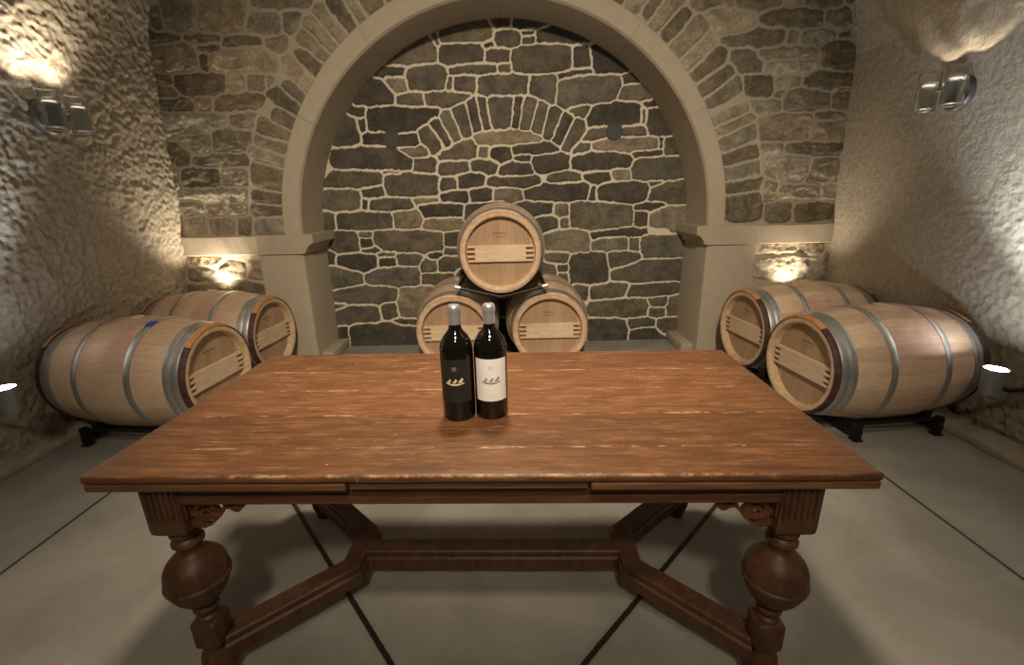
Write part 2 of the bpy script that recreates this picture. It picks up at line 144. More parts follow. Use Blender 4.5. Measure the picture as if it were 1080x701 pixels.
    # the ends of the top and its edge faces are darker
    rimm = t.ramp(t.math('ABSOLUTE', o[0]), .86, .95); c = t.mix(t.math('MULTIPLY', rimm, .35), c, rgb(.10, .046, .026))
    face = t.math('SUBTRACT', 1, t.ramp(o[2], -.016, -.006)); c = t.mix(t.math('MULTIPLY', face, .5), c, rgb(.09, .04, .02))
    t.bump(t.math('SUBTRACT', gr, t.math('MULTIPLY', sm, .8)), .12, .004)
    r = t.math('ADD', .34, t.math('MULTIPLY', pale, .22))
    return t.fin(c, r, 0, .5)
def m_staves():
    t = NT('barrel_oak'); v = t.coord(); o = t.xyz(v)
    ang = t.math('ARCTAN2', o[1], o[2]); st = t.math('MULTIPLY', ang, 26/(2*pi))
    idx = t.math('FLOOR', st); fr = t.math('ABSOLUTE', t.math('SUBTRACT', t.math('FRACT', st), .5))
    wn = t.n('ShaderNodeTexWhiteNoise', noise_dimensions='1D'); t.set(wn.inputs['W'], idx)
    gr = t.noise(t.coord((2, 26, 26)), 3, 7, .65, .3)
    c = t.mix(wn.outputs['Value'], rgb(.52, .37, .25), rgb(.68, .515, .365))
    c = t.mix(.5, c, t.mix(t.ramp(gr, .3, .7), rgb(.78, .74, .70), rgb(1.15, 1.15, 1.15)), 'MULTIPLY')
    seam = t.ramp(fr, .485, .497); c = t.mix(t.math('MULTIPLY', seam, .6), c, rgb(.20, .12, .07))
    # wine-stained middle below the bung
    mid = t.math('SUBTRACT', 1, t.ramp(t.math('ABSOLUTE', o[0]), .12, .34))
    up = t.ramp(o[2], -.1, .32); nz = t.ramp(t.noise(v, 4.5, 5, .6), .35, .62)
    c = t.mix(t.math('MULTIPLY', t.math('MULTIPLY', mid, up), t.math('MULTIPLY', nz, .62)), c, rgb(.36, .16, .15))
    t.bump(t.math('SUBTRACT', gr, seam), .15, .004)
    return t.fin(c, .58, 0, .35)
def m_oak(name, a, b, axis=(26, 2, 26), rough=.6):
    t = NT(name); gr = t.noise(t.coord(axis), 2.6, 7, .65, .4); g2 = t.noise(t.coord(), 6, 4)
    c = t.mix(t.ramp(gr, .3, .7), rgb(*a), rgb(*b)); c = t.mix(t.math('MULTIPLY', t.ramp(g2, .5, .8), .3), c, rgb(*[x*.72 for x in a]))
    t.bump(gr, .12, .003); return t.fin(c, rough, 0, .35)
def m_head():
    t = NT('barrel_head_oak'); v = t.coord(); o = t.xyz(v)
    st = t.math('MULTIPLY', o[1], 9.5); idx = t.math('FLOOR', st); fr = t.math('ABSOLUTE', t.math('SUBTRACT', t.math('FRACT', st), .5))
    wn = t.n('ShaderNodeTexWhiteNoise', noise_dimensions='1D'); t.set(wn.inputs['W'], idx)
    gr = t.noise(t.coord((26, 30, 2)), 2.4, 7, .66, .4)
    c = t.mix(wn.outputs['Value'], rgb(.40, .265, .165), rgb(.51, .355, .235))
    c = t.mix(.55, c, t.mix(t.ramp(gr, .3, .7), rgb(.75, .70, .66), rgb(1.15, 1.15, 1.15)), 'MULTIPLY')
    seam = t.ramp(fr, .487, .498); c = t.mix(t.math('MULTIPLY', seam, .55), c, rgb(.2, .11, .06))
    t.bump(t.math('SUBTRACT', gr, seam), .12, .003)
    return t.fin(c, .58, 0, .35)
def m_emit(name, col, s):
    t = NT(name); t.fin(rgb(*col), .4); t.b.inputs['Emission Color'].default_value = rgb(*col); t.b.inputs['Emission Strength'].default_value = s
    return t.m
def m_glass(name, rough=.02, col=(.95, .96, .95)):
    t = NT(name); t.fin(rgb(*col), rough); t.b.inputs['Transmission Weight'].default_value = 1; t.b.inputs['IOR'].default_value = 1.47
    return t.m

M = dict(
    masonry=m_masonry(), gunite=m_gunite(), stucco=m_stucco(), floor=m_floor(),
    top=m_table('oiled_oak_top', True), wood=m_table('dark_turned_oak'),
    apron=m_oak('red_brown_oak', (.085, .034, .016), (.165, .070, .032), (2, 30, 30), .45),
    leaf=m_oak('oiled_oak_leaf', (.13, .06, .027), (.25, .122, .056), (2, 30, 30), .42),
    staves=m_staves(), head=m_head(), rim=m_oak('chime_oak', (.52, .36, .22), (.70, .52, .36), (10, 10, 10), .6),
    bar=m_oak('pale_bar_oak', (.60, .44, .29), (.74, .57, .40), (20, 3, 20), .58),
    hoop=m_plain('galvanised_steel', (.56, .57, .56), .36, .85, .18, 24, .05),
    bark=m_oak('dark_willow_bark', (.045, .02, .02), (.10, .045, .04), (10, 10, 10), .6),
    splice=m_oak('peeled_willow', (.42, .19, .07), (.60, .32, .14), (10, 10, 10), .6),
    palewillow=m_oak('pale_willow', (.42, .27, .19), (.60, .42, .31), (10, 10, 10), .6), palesplice=m_oak('pale_peeled_willow', (.55, .34, .20), (.74, .52, .35), (10, 10, 10), .6),
    bung=m_plain('pale_bung', (.55, .42, .34), .6), ink=m_plain('faded_stamp_ink', (.16, .10, .07), .8),
    iron=m_plain('black_iron', (.022, .022, .022), .42, .6, .3, 40, .1), tape=m_plain('blue_mark', (.03, .06, .35), .5),
    cap_steel=m_plain('bar_end_steel', (.55, .5, .45), .35, 1),
    bottle=m_plain('dark_wine_glass', (.006, .005, .004), .04, 0, .0, 5, 0, .6),
    capsule=m_plain('silver_capsule', (.60, .60, .61), .38, .75, .05, 90),
    blabel=m_plain('black_paper', (.016, .015, .014), .55), wlabel=m_plain('white_paper', (.86, .84, .83), .6, 0, .02),
    gold=m_plain('gold_foil', (.92, .78, .52), .45, .2, .05), greyink=m_plain('grey_ink', (.30, .27, .24), .6), paleink=m_plain('pale_ink', (.62, .58, .55), .6),
    dimfoil=m_plain('dim_foil', (.30, .27, .22), .5, .3),
    gmetal=m_plain('grey_fixture_metal', (.16, .15, .14), .42, .7), chrome=m_plain('brushed_chrome', (.72, .72, .72), .22, 1, .05),
    glass=m_glass('clear_glass'), frost=m_glass('frosted_glass', .35, (.55, .56, .56)),
    led=m_emit('cool_led', (.80, .86, 1.0), 40), halo=m_emit('halogen_lamp', (1.0, .86, .66), 2.5),
    vent=m_plain('dark_vent_metal', (.06, .06, .058), .7, 0), grey=m_plain('grey_spot_housing', (.30, .32, .36), .35, .3),
)

# ------------------------------------------------------------------ mesh helpers
def obj(name, bm, mat, parent=None, smooth=None, recalc=True):
    if recalc: bmesh.ops.recalc_face_normals(bm, faces=bm.faces)
    me = bpy.data.meshes.new(name); bm.to_mesh(me); bm.free()
    for m in (mat if isinstance(mat, (list, tuple)) else [mat]): me.materials.append(m)
    if smooth is not None:
        me.polygons.foreach_set('use_smooth', [True]*len(me.polygons))
        if smooth < 180: me.set_sharp_from_angle(angle=radians(smooth))
    o = bpy.data.objects.new(name, me); C.objects.link(o)
    if parent: o.parent = parent
    return o
def tag(o, label, cat, group=None):
    o['label'] = label; o['category'] = cat
    if group: o['group'] = group
    return o
def thing(name, label, cat, loc=(0, 0, 0), rz=0, group=None):
    o = bpy.data.objects.new(name, None); C.objects.link(o); o.empty_display_size = .1
    o.location = loc; o.rotation_euler = (0, 0, rz); return tag(o, label, cat, group)
def struct(o): o['kind'] = 'structure'; return o

def box(bm, x0, x1, y0, y1, z0, z1, bev=0, seg=2, mi=0):
    r = bmesh.ops.create_cube(bm, size=1)
    vs = r['verts']
    for v in vs: v.co = Vector((x0+(v.co.x+.5)*(x1-x0), y0+(v.co.y+.5)*(y1-y0), z0+(v.co.z+.5)*(z1-z0)))
    fs = {f for v in vs for f in v.link_faces}
    if bev:
        es = list({e for f in fs for e in f.edges})
        bmesh.ops.bevel(bm, geom=es, offset=bev, segments=seg, profile=.5, affect='EDGES')
    elif mi:
        for f in fs: f.material_index = mi
def lathe(bm, prof, axis='z', seg=48, c=(0, 0, 0), a0=0, a1=2*pi, closed_prof=False, off=0):
    full = abs(a1-a0-2*pi) < 1e-6; n = seg if full else seg+1
    rings = []
    for r, h in prof:
        ring = []
        for i in range(n):
            a = a0+(a1-a0)*i/seg
            if axis == 'z': p = (c[0]+r*cos(a+off), c[1]+r*sin(a+off), c[2]+h)
            elif axis == 'x': p = (c[0]+h, c[1]-r*cos(a), c[2]+r*sin(a))   # a: 0 = -y, 90deg = up
            else: p = (c[0]+r*cos(a), c[1]+h, c[2]+r*sin(a))
            ring.append(bm.verts.new(p))
        rings.append(ring)
    m = len(rings)
    for k in range(m if closed_prof else m-1):
        A, B = rings[k], rings[(k+1) % m]
        for i in range(seg if full else seg):
            j = (i+1) % n
            bm.faces.new((A[i], A[j], B[j], B[i]))
    if not closed_prof and full:
        for ring, (r, h) in ((rings[0], prof[0]), (rings[-1], prof[-1])):
            if r > 1e-4: bm.faces.new(ring)
    if closed_prof and not full:
        bm.faces.new([r[0] for r in rings]); bm.faces.new([r[-1] for r in rings])
    return rings
def tube(bm, pts, r, seg=10, cap=True):
    pts = [Vector(p) for p in pts]; rings = []
    up = Vector((0, 0, 1))
    for i, p in enumerate(pts):
        d = (pts[min(i+1, len(pts)-1)]-pts[max(i-1, 0)]).normalized()
        u = d.cross(up)
        if u.length < 1e-3: u = d.cross(Vector((1, 0, 0)))
        u.normalize(); w = u.cross(d)
        rr = r[i] if isinstance(r, (list, tuple)) else r
        rings.append([bm.verts.new(p+u*cos(2*pi*k/seg)*rr+w*sin(2*pi*k/seg)*rr) for k in range(seg)])
    for a, b in zip(rings, rings[1:]):
        for k in range(seg): bm.faces.new((a[k], a[(k+1) % seg], b[(k+1) % seg], b[k]))
    if cap: bm.faces.new(rings[0]); bm.faces.new(rings[-1])
def prism(bm, poly, axis, a0, a1, bev=0):
    # poly 2D extruded along axis: 'x' -> (y,z), 'y' -> (x,z), 'z' -> (x,y)
    def P(p, a): return {'x': (a, p[0], p[1]), 'y': (p[0], a, p[1]), 'z': (p[0], p[1], a)}[axis]
    A = [bm.verts.new(P(p, a0)) for p in poly]; B = [bm.verts.new(P(p, a1)) for p in poly]
    n = len(poly); fs = [bm.faces.new(A), bm.faces.new(B)]
    for i in range(n): fs.append(bm.faces.new((A[i], A[(i+1) % n], B[(i+1) % n], B[i])))
    if bev: bmesh.ops.bevel(bm, geom=list({e for f in fs for e in f.edges}), offset=bev, segments=2, profile=.5, affect='EDGES')
def plate_with_holes(name, splines, th):
    cu = bpy.data.curves.new(name, 'CURVE'); cu.dimensions = '2D'; cu.fill_mode = 'BOTH'; cu.extrude = th/2
    for pts in splines:
        s = cu.splines.new('POLY'); s.points.add(len(pts)-1); s.use_cyclic_u = True
        for q, p in zip(s.points, pts): q.co = (p[0], p[1], 0, 1)
    o = bpy.data.objects.new(name, cu); C.objects.link(o)
    me = bpy.data.meshes.new_from_object(o.evaluated_get(bpy.context.evaluated_depsgraph_get()))
    bpy.data.objects.remove(o); bpy.data.curves.remove(cu)
    bm = bmesh.new(); bm.from_mesh(me); bpy.data.meshes.remove(me); return bm
def N3(x, y, z): return noise.noise(Vector((x, y, z)))
def fbm(x, y, z, o=4):
    s = 0; a = 1
    for _ in range(o): s += a*N3(x, y, z); a *= .5; x *= 2.07; y *= 2.03; z *= 2.05
    return s

# ------------------------------------------------------------------ stonework
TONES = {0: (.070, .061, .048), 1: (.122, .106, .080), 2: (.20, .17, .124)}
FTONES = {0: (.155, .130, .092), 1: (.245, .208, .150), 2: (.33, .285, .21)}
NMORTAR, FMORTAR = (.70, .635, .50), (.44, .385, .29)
def parse(s):
    r = []
    for st in s.split(';'):
        v = [int(x) for x in st.split(',')]; r.append((v[0], [(v[i]/1000, v[i+1]/1000) for i in range(1, len(v), 2)]))
    return r
def bbox(p): xs = [q[0] for q in p]; zs = [q[1] for q in p]; return min(xs), max(xs), min(zs), max(zs)
def chaikin(p, n=2):
    for _ in range(n):
        q = []
        for a, b in zip(p, p[1:]+p[:1]): q += [(a[0]*.84+b[0]*.16, a[1]*.84+b[1]*.16), (a[0]*.16+b[0]*.84, a[1]*.16+b[1]*.84)]
        p = q
    return p
def vnoise(X, Z, f, seed):
    # smooth value noise on a lattice, -1..1
    rs = np.random.RandomState(seed); T = rs.uniform(-1, 1, (256, 256))
    x, z = X*f+900.37, Z*f+700.71; xi, zi = np.floor(x).astype(int), np.floor(z).astype(int); u, v = x-xi, z-zi
    u = u*u*(3-2*u); v = v*v*(3-2*v)
    g = lambda i, j: T[(xi+i) & 255, (zi+j) & 255]
    return (g(0, 0)*(1-u)+g(1, 0)*u)*(1-v)+(g(0, 1)*(1-u)+g(1, 1)*u)*v
def fnoise(X, Z, f, seed, o=4, gain=.5):
    r = 0; a = 1
    for k in range(o): r = r+a*vnoise(X, Z, f*2.03**k, seed+k); a *= gain
    return r
def sdist(px, pz, poly):
    d = np.full(px.shape, 1e9); inside = np.zeros(px.shape, bool); n = len(poly)
    for i in range(n):
        (ax, az), (bx, bz) = poly[i], poly[(i+1) % n]; ex, ez = bx-ax, bz-az; L = ex*ex+ez*ez+1e-12
        t = np.clip(((px-ax)*ex+(pz-az)*ez)/L, 0, 1); d = np.minimum(d, np.hypot(px-ax-t*ex, pz-az-t*ez))
        c = ((az > pz) != (bz > pz)) & (px < ex*(pz-az)/(ez if abs(ez) > 1e-9 else 1e-9)+ax); inside ^= c
    return np.where(inside, -d, d)
def masonry(name, stones, Y, x0, x1, z0, z1, res, joint, grow, h0, rough, tones, mortar, cut=None, seed=1, drop=0):
    nx, nz = int((x1-x0)/res), int((z1-z0)/res)
    gx = np.linspace(x0, x1, nx+1); gz = np.linspace(z0, z1, nz+1)
    X, Z = np.meshgrid(gx, gz)
    WX = X+.0050*fnoise(X, Z, 26, seed, 3)+.004*vnoise(X, Z, 7, seed+7); WZ = Z+.0050*fnoise(X, Z, 26, seed+20, 3)+.004*vnoise(X, Z, 7, seed+8)
    d1 = np.full(X.shape, 9.); d2 = np.full(X.shape, 9.); lab = np.full(X.shape, -1)
    for k, (t, p) in enumerate(stones):
        b = bbox(p); m = .10; p = chaikin(p)
        i0, i1 = max(0, int((b[0]-m-x0)/res)), min(nx+1, int((b[1]+m-x0)/res)+2); j0, j1 = max(0, int((b[2]-m-z0)/res)), min(nz+1, int((b[3]+m-z0)/res)+2)
        if i0 >= i1 or j0 >= j1: continue
        sl = (slice(j0, j1), slice(i0, i1)); d = sdist(WX[sl], WZ[sl], p)
        a1, a2, l = d1[sl], d2[sl], lab[sl]
        new = d < a1; a2[:] = np.where(new, a1, np.minimum(a2, d)); a1[:] = np.where(new, d, a1); l[:] = np.where(new, k, l)
    jw = joint*(1+.35*vnoise(X, Z, 4, seed+31))
    e = np.minimum((d2-d1)/2-jw/2, grow-d1)          # distance in from the stone's edge
    n = len(stones); rs = np.random.RandomState(seed+5)
    kk = rs.uniform(.80, 1.2, n+1); wv = rs.uniform(-.06, .06, n+1); hh = rs.uniform(.55, 1.35, n+1); tx = rs.uniform(-1, 1, n+1); tz = rs.uniform(-1, 1, n+1); ph = rs.uniform(0, 50, n+1)
    cx = np.array([sum(q[0] for q in p)/len(p) for t, p in stones]+[0]); cz = np.array([sum(q[1] for q in p)/len(p) for t, p in stones]+[0])
    col = np.array([tones[t] for t, p in stones]+[mortar]); col = col*kk[:, None]; col[:, 0] *= 1+wv; col[:, 2] *= 1-wv; col[-1] = mortar
    s = np.clip(e/.016, 0, 1); s = s*s*(3-2*s); s = s**.6
    # layered, broken faces: ridged noise stretched along the bedding, shifted from stone to stone
    P = ph[lab]
    rid = 1-np.abs(fnoise(X*.75+P, Z*1.5+P*.37, 7, seed+40, 4, .55)); fin = fnoise(X+P, Z, 34, seed+60, 3, .6)
    face = h0*hh[lab]+rough*(.016*(rid-.6)+.0038*fin+.05*((X-cx[lab])*tx[lab]*.8+(Z-cz[lab])*tz[lab]))
    H = np.where(e > 0, s*np.maximum(face, .004), 0)+np.where(e > 0, 0, .0022*fnoise(X, Z, 40, seed+80, 3))
    mask = np.clip(e/.0035+.4, 0, 1)                  # 1 on stone, 0 on mortar
    keep = np.ones((nz, nx), bool)
    if cut is not None:
        xc, zc = (X[:-1, :-1]+X[1:, 1:])/2, (Z[:-1, :-1]+Z[1:, 1:])/2; keep = ~cut(xc, zc)
    ids = np.arange((nz+1)*(nx+1)).reshape(nz+1, nx+1)
    q = np.stack([ids[:-1, :-1], ids[:-1, 1:], ids[1:, 1:], ids[1:, :-1]], -1)[keep]
    used = np.zeros(ids.size, bool); used[q.ravel()] = True; remap = np.cumsum(used)-1; q = remap[q]
    co = np.stack([X, Y-H, Z], -1).reshape(-1, 3)[used]
    tone = np.where(mask.reshape(-1, 1) > .5, col[lab].reshape(-1, 3), np.array(mortar)[None]); tone = np.concatenate([tone, mask.reshape(-1, 1)], 1)[used]
    nv, nf = len(co), len(q)
    me = bpy.data.meshes.new(name); me.vertices.add(nv); me.vertices.foreach_set('co', co.astype('f').ravel())
    me.loops.add(nf*4); me.loops.foreach_set('vertex_index', q.astype('i').ravel()); me.polygons.add(nf)
    me.polygons.foreach_set('loop_start', np.arange(0, nf*4, 4, dtype='i')); me.polygons.foreach_set('use_smooth', np.ones(nf, bool))
    at = me.attributes.new('tone', 'FLOAT_COLOR', 'POINT'); at.data.foreach_set('color', tone.astype('f').ravel())
    me.update(calc_edges=True); me.validate()
    me.materials.append(M['masonry'])
    o = bpy.data.objects.new(name, me); C.objects.link(o); return struct(o)
def niche_wall():
    st = []
    for t, p in parse(NICHE):
        if min(q[1] for q in p) < .13 and max(q[1] for q in p) > .2: p = [(q[0], .0 if q[1] < .13 else q[1]) for q in p]
        st.append((t, p))
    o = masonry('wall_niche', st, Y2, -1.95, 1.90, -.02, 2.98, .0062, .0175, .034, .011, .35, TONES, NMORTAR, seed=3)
    bm = bmesh.new(); box(bm, -1.95, 1.9, Y2+.015, Y2+.25, -.02, 2.98); obj('wall_core', bm, M['stucco'], o)
def front_wall():
    Rm = RA+.06
    tr = parse(FRONT); boxes = [bbox(p) for t, p in tr]
    ang = []
    for t, p in tr:
        cx = sum(q[0] for q in p)/len(p); cz = sum(q[1] for q in p)/len(p); d = hypot(cx-X0, cz-ZS)
        if 1.86 < d < 2.14 and cz > ZS: ang.append(math.degrees(atan2(cz-ZS, cx-X0)))
    ang = sorted(ang); al = max(a for a in ang if a < 90); ar = min(a for a in ang if a > 90)
    extra = []
    a = al+2.6
    while a < ar-4.5:
        w = R_.uniform(2.2, 4.4); a1 = min(a+w, ar-2.6); q = []
        for rr, aa in ((1.885, a), (1.885, a1), (2.14, a1), (2.14, a)): q.append((X0+rr*cos(radians(aa)), ZS+rr*sin(radians(aa))))
        extra.append((R_.choice((0, 1, 1, 2)), q)); a = a1+.55
    z = .03
    while z < 4.2:
        h = R_.uniform(.11, .21); x = -2.9+R_.uniform(0, .2)
        while x < 2.9:
            w = R_.uniform(.16, .46); b = (x, x+w, z, z+h); ok = True
            for c in boxes:
                if b[0] < c[1]+.005 and b[1] > c[0]-.005 and b[2] < c[3]+.005 and b[3] > c[2]-.005: ok = False; break
            ccx = min(max(X0, b[0]), b[1]); ccz = min(max(ZS, b[2]), b[3])
            if hypot(ccx-X0, ccz-ZS) < 2.17: ok = False
            if b[2] < 1.16 and b[0] < 2.13 and b[1] > -2.15: ok = False
            if b[2] < 1.17 and b[3] > .975: ok = False
            if ok:
                j = lambda: R_.uniform(-.012, .012)
                extra.append((R_.choice((0, 1, 1, 2)), [(b[0]+.008+j(), b[2]+.008+j()), (b[1]-.008+j(), b[2]+.008+j()), (b[1]-.008+j(), b[3]-.008+j()), (b[0]+.008+j(), b[3]-.008+j())]))
                x += w+.01
            else: x += .06
        z += h+.01
    def cut(x, z): return ((np.hypot(x-X0, z-ZS) < Rm) & (z >= ZS)) | ((abs(x-X0) < Rm) & (z < ZS))
    o = masonry('wall_back', tr+extra, Y1, -2.95, 2.95, -.02, 4.35, .0085, .020, .032, .012, 1.0, FTONES, FMORTAR, cut, seed=11)
    bm = bmesh.new(); box(bm, -2.95, X0-Rm-.02, Y1+.03, Y2+.25, -.02, 4.35); box(bm, X0+Rm+.02, 2.95, Y1+.03, Y2+.25, -.02, 4.35)
    box(bm, X0-Rm-.02, X0+Rm+.02, Y1+.03, Y2+.25, ZS+Rm+.03, 4.35); obj('wall_core', bm, M['stucco'], o)
niche_wall(); front_wall()

# arch ring of cast stone blocks, intrados running back to the niche wall
bm = bmesh.new()
cuts = [-.5, 33, 62, 118, 147, 180.5]
cuts = [-1, 30, 55, 90, 125, 150, 181]
for a, b in zip(cuts, cuts[1:]):
    ga = radians(a)+.0005; gb = radians(b)-.0005
    prof = [(RA+.15, Y1+.06), (RA+.15, Y1-.018), (RA+.142, Y1-.026), (RA+.030, Y1-.026), (RA+.012, Y1-.018), (RA, Y1+.002), (RA, Y2+.06), (RA+.15, Y2+.06)]
    lathe(bm, prof, 'y', 20, (X0, 0, ZS), ga, gb, True)
struct(obj('trim_1', bm, M['stucco'], smooth=30))
# piers with plinths, capitals and the string bands beside them
for k, (s, xin, xo) in enumerate(((-1, X0-RA, -2.12), (1, X0+RA, 2.10))):
    bm = bmesh.new()
    c = .045
    poly = [(xo, Y1-.045), (xin+s*c, Y1-.045), (xin+s*.012, Y1-.03), (xin, Y1+.02), (xin, Y2+.05), (xo, Y2+.05)]
    prism(bm, poly, 'z', 0, ZS-.02)
    box(bm, min(xin-s*.10, xin+s*.05), max(xin-s*.10, xin+s*.05), Y1+.03, Y2+.03, 0, .085, .008)
    p = struct(obj('trim_%d' % (2+k), bm, M['stucco'], smooth=35))
    bm = bmesh.new()
    pr = [(xo, .99), (xin-s*.005, .99), (xin-s*.022, .998), (xin-s*.030, 1.03), (xin-s*.055, 1.062), (xin-s*.095, 1.078), (xin-s*.098, 1.15), (xo, 1.15)]
    prism(bm, pr, 'y', Y1-.062, Y2+.04, .004)
    obj('capital', bm, M['stucco'], p)
    bm = bmesh.new()
    xa, xb = sorted((xo, s*2.9)); n = 26
    box(bm, xa, xb, Y1-.04, Y1+.05, .988, 1.148, .008)
    bmesh.ops.subdivide_edges(bm, edges=[e for e in bm.edges if e.calc_length() > .3], cuts=12)
    for v in bm.verts: v.co.y += .006*N3(v.co.x*7, 4, v.co.z*9); v.co.z += .004*N3(v.co.x*9, 1, 2)
    struct(obj('trim_%d' % (4+k), bm, M['stucco']))

# ------------------------------------------------------------------ floor, vault, side walls
bm = bmesh.new(); box(bm, -3.1, 3.1, -3.2, Y2+.3, -.12, 0); struct(obj('floor', bm, M['floor']))
LEFT = [(0, -2.86), (.6, -2.86), (.8, -2.81), (1.0, -2.755), (1.5, -2.715), (2.0, -2.695), (2.4, -2.672), (2.6, -2.655), (2.86, -2.60), (3.1, -2.51), (3.3, -2.39)]
RIGHT = [(0, 2.80), (.55, 2.80), (.8, 2.765), (1.2, 2.74), (1.8, 2.715), (2.4, 2.695), (2.6, 2.66), (2.86, 2.59), (3.1, 2.50), (3.3, 2.38)]
def lerp(tab, z):
    for (a, b), (c, d) in zip(tab, tab[1:]):
        if z <= c: return b+(d-b)*(z-a)/(c-a)
    return tab[-1][1]
def rough_sheet(name, fn, nu, nv, nrm, amp, smooth_fn=None):
    bm = bmesh.new(); g = []
    for i in range(nu+1):
        row = []
        for j in range(nv+1):
            p = Vector(fn(i/nu, j/nv)); n = nrm(p)
            q = p*1.0
            d = .35*fbm(q.x*1.1, q.y*1.1, q.z*1.1, 2)+.55*fbm(q.x*11, q.y*11, q.z*11, 2)+.75*fbm(q.x*34, q.y*34, q.z*34, 2)
            a = amp*(smooth_fn(p) if smooth_fn else 1)
            row.append(bm.verts.new(p+n*(d-.35)*a))
        g.append(row)
    for i in range(nu):
        for j in range(nv): bm.faces.new((g[i][j], g[i+1][j], g[i+1][j+1], g[i][j+1]))
    return bm
for nm, tab, s in (('wall_left', LEFT, -1), ('wall_right', RIGHT, 1)):
    def fn(u, v, tab=tab): z = -.05+3.36*v; return (lerp(tab, max(z, 0)), -.4+(Y1+.45)*u, z)
    bm = rough_sheet(nm, fn, 430, 330, lambda p, s=s: Vector((-s, 0, 0)), .015, None if s < 0 else (lambda p: .10+.90*min(1, max(0, (2.85-p.y-.35*(p.z-1.2))/.75))))
    # plain continuation behind the viewpoint
    def fn2(u, v, tab=tab): z = -.05+3.36*v; return (lerp(tab, max(z, 0)), -3.1+2.7*u, z)
    b2 = rough_sheet(nm, fn2, 60, 50, lambda p, s=s: Vector((-s, 0, 0)), .024)
    me = bpy.data.meshes.new('tmp'); b2.to_mesh(me); b2.free(); bm.from_mesh(me); bpy.data.meshes.remove(me)
    o = struct(obj(nm, bm, M['gunite'], smooth=180)); 
def vault(u, v):
    a = pi*(.0+v); zc, hx, hz = 2.1, 2.695, 2.1
    lo = math.asin((3.28-zc)/hz); a = lo+(pi-2*lo)*v
    x = hx*cos(a)*1.0; z = zc+hz*sin(a)
    k = (2.40/(hx*cos(lo)))
    return (x*k-.0, -3.1+(Y1+3.15)*u, z)
bm = rough_sheet('ceiling', vault, 160, 100, lambda p: (Vector((0, 0, 2.1))-Vector((p.x, 0, p.z))).normalized(), .018)
struct(obj('ceiling', bm, M['gunite'], smooth=180))
bm = bmesh.new(); box(bm, -3.1, 3.1, -3.3, -3.05, -.1, 4.4); struct(obj('wall_front', bm, M['gunite']))
# rough kerb along the foot of each side wall
for nm, s, xk in (('baseboard_left', -1, -2.765), ('baseboard_right', 1, 2.625)):
    bm = bmesh.new(); rings = []; n = 220
    for i in range(n+1):
        y = -1.0+(Y1+1.0)*i/n; w = .02*fbm(y*3, s, 0, 3); hgt = .05+.02*fbm(y*4, 3, s, 3)
        pts = [(xk+s*.14, -.02), (xk+w*.6, -.02), (xk+w-.004*s, hgt*.6), (xk+w+s*.012, hgt), (xk+s*.04+w, hgt*1.12), (xk+s*.14, hgt*1.2)]
        rings.append([bm.verts.new((p[0], y, p[1]+(.006*N3(y*25, p[0]*30, 1) if p[1] > 0 else 0))) for p in pts])
    for a, b in zip(rings, rings[1:]):
        for k in range(5): bm.faces.new((a[k], a[k+1], b[k+1], b[k]))
    bm.faces.new(rings[0]); bm.faces.new(rings[-1])
    struct(obj(nm, bm, M['gunite'], smooth=180))

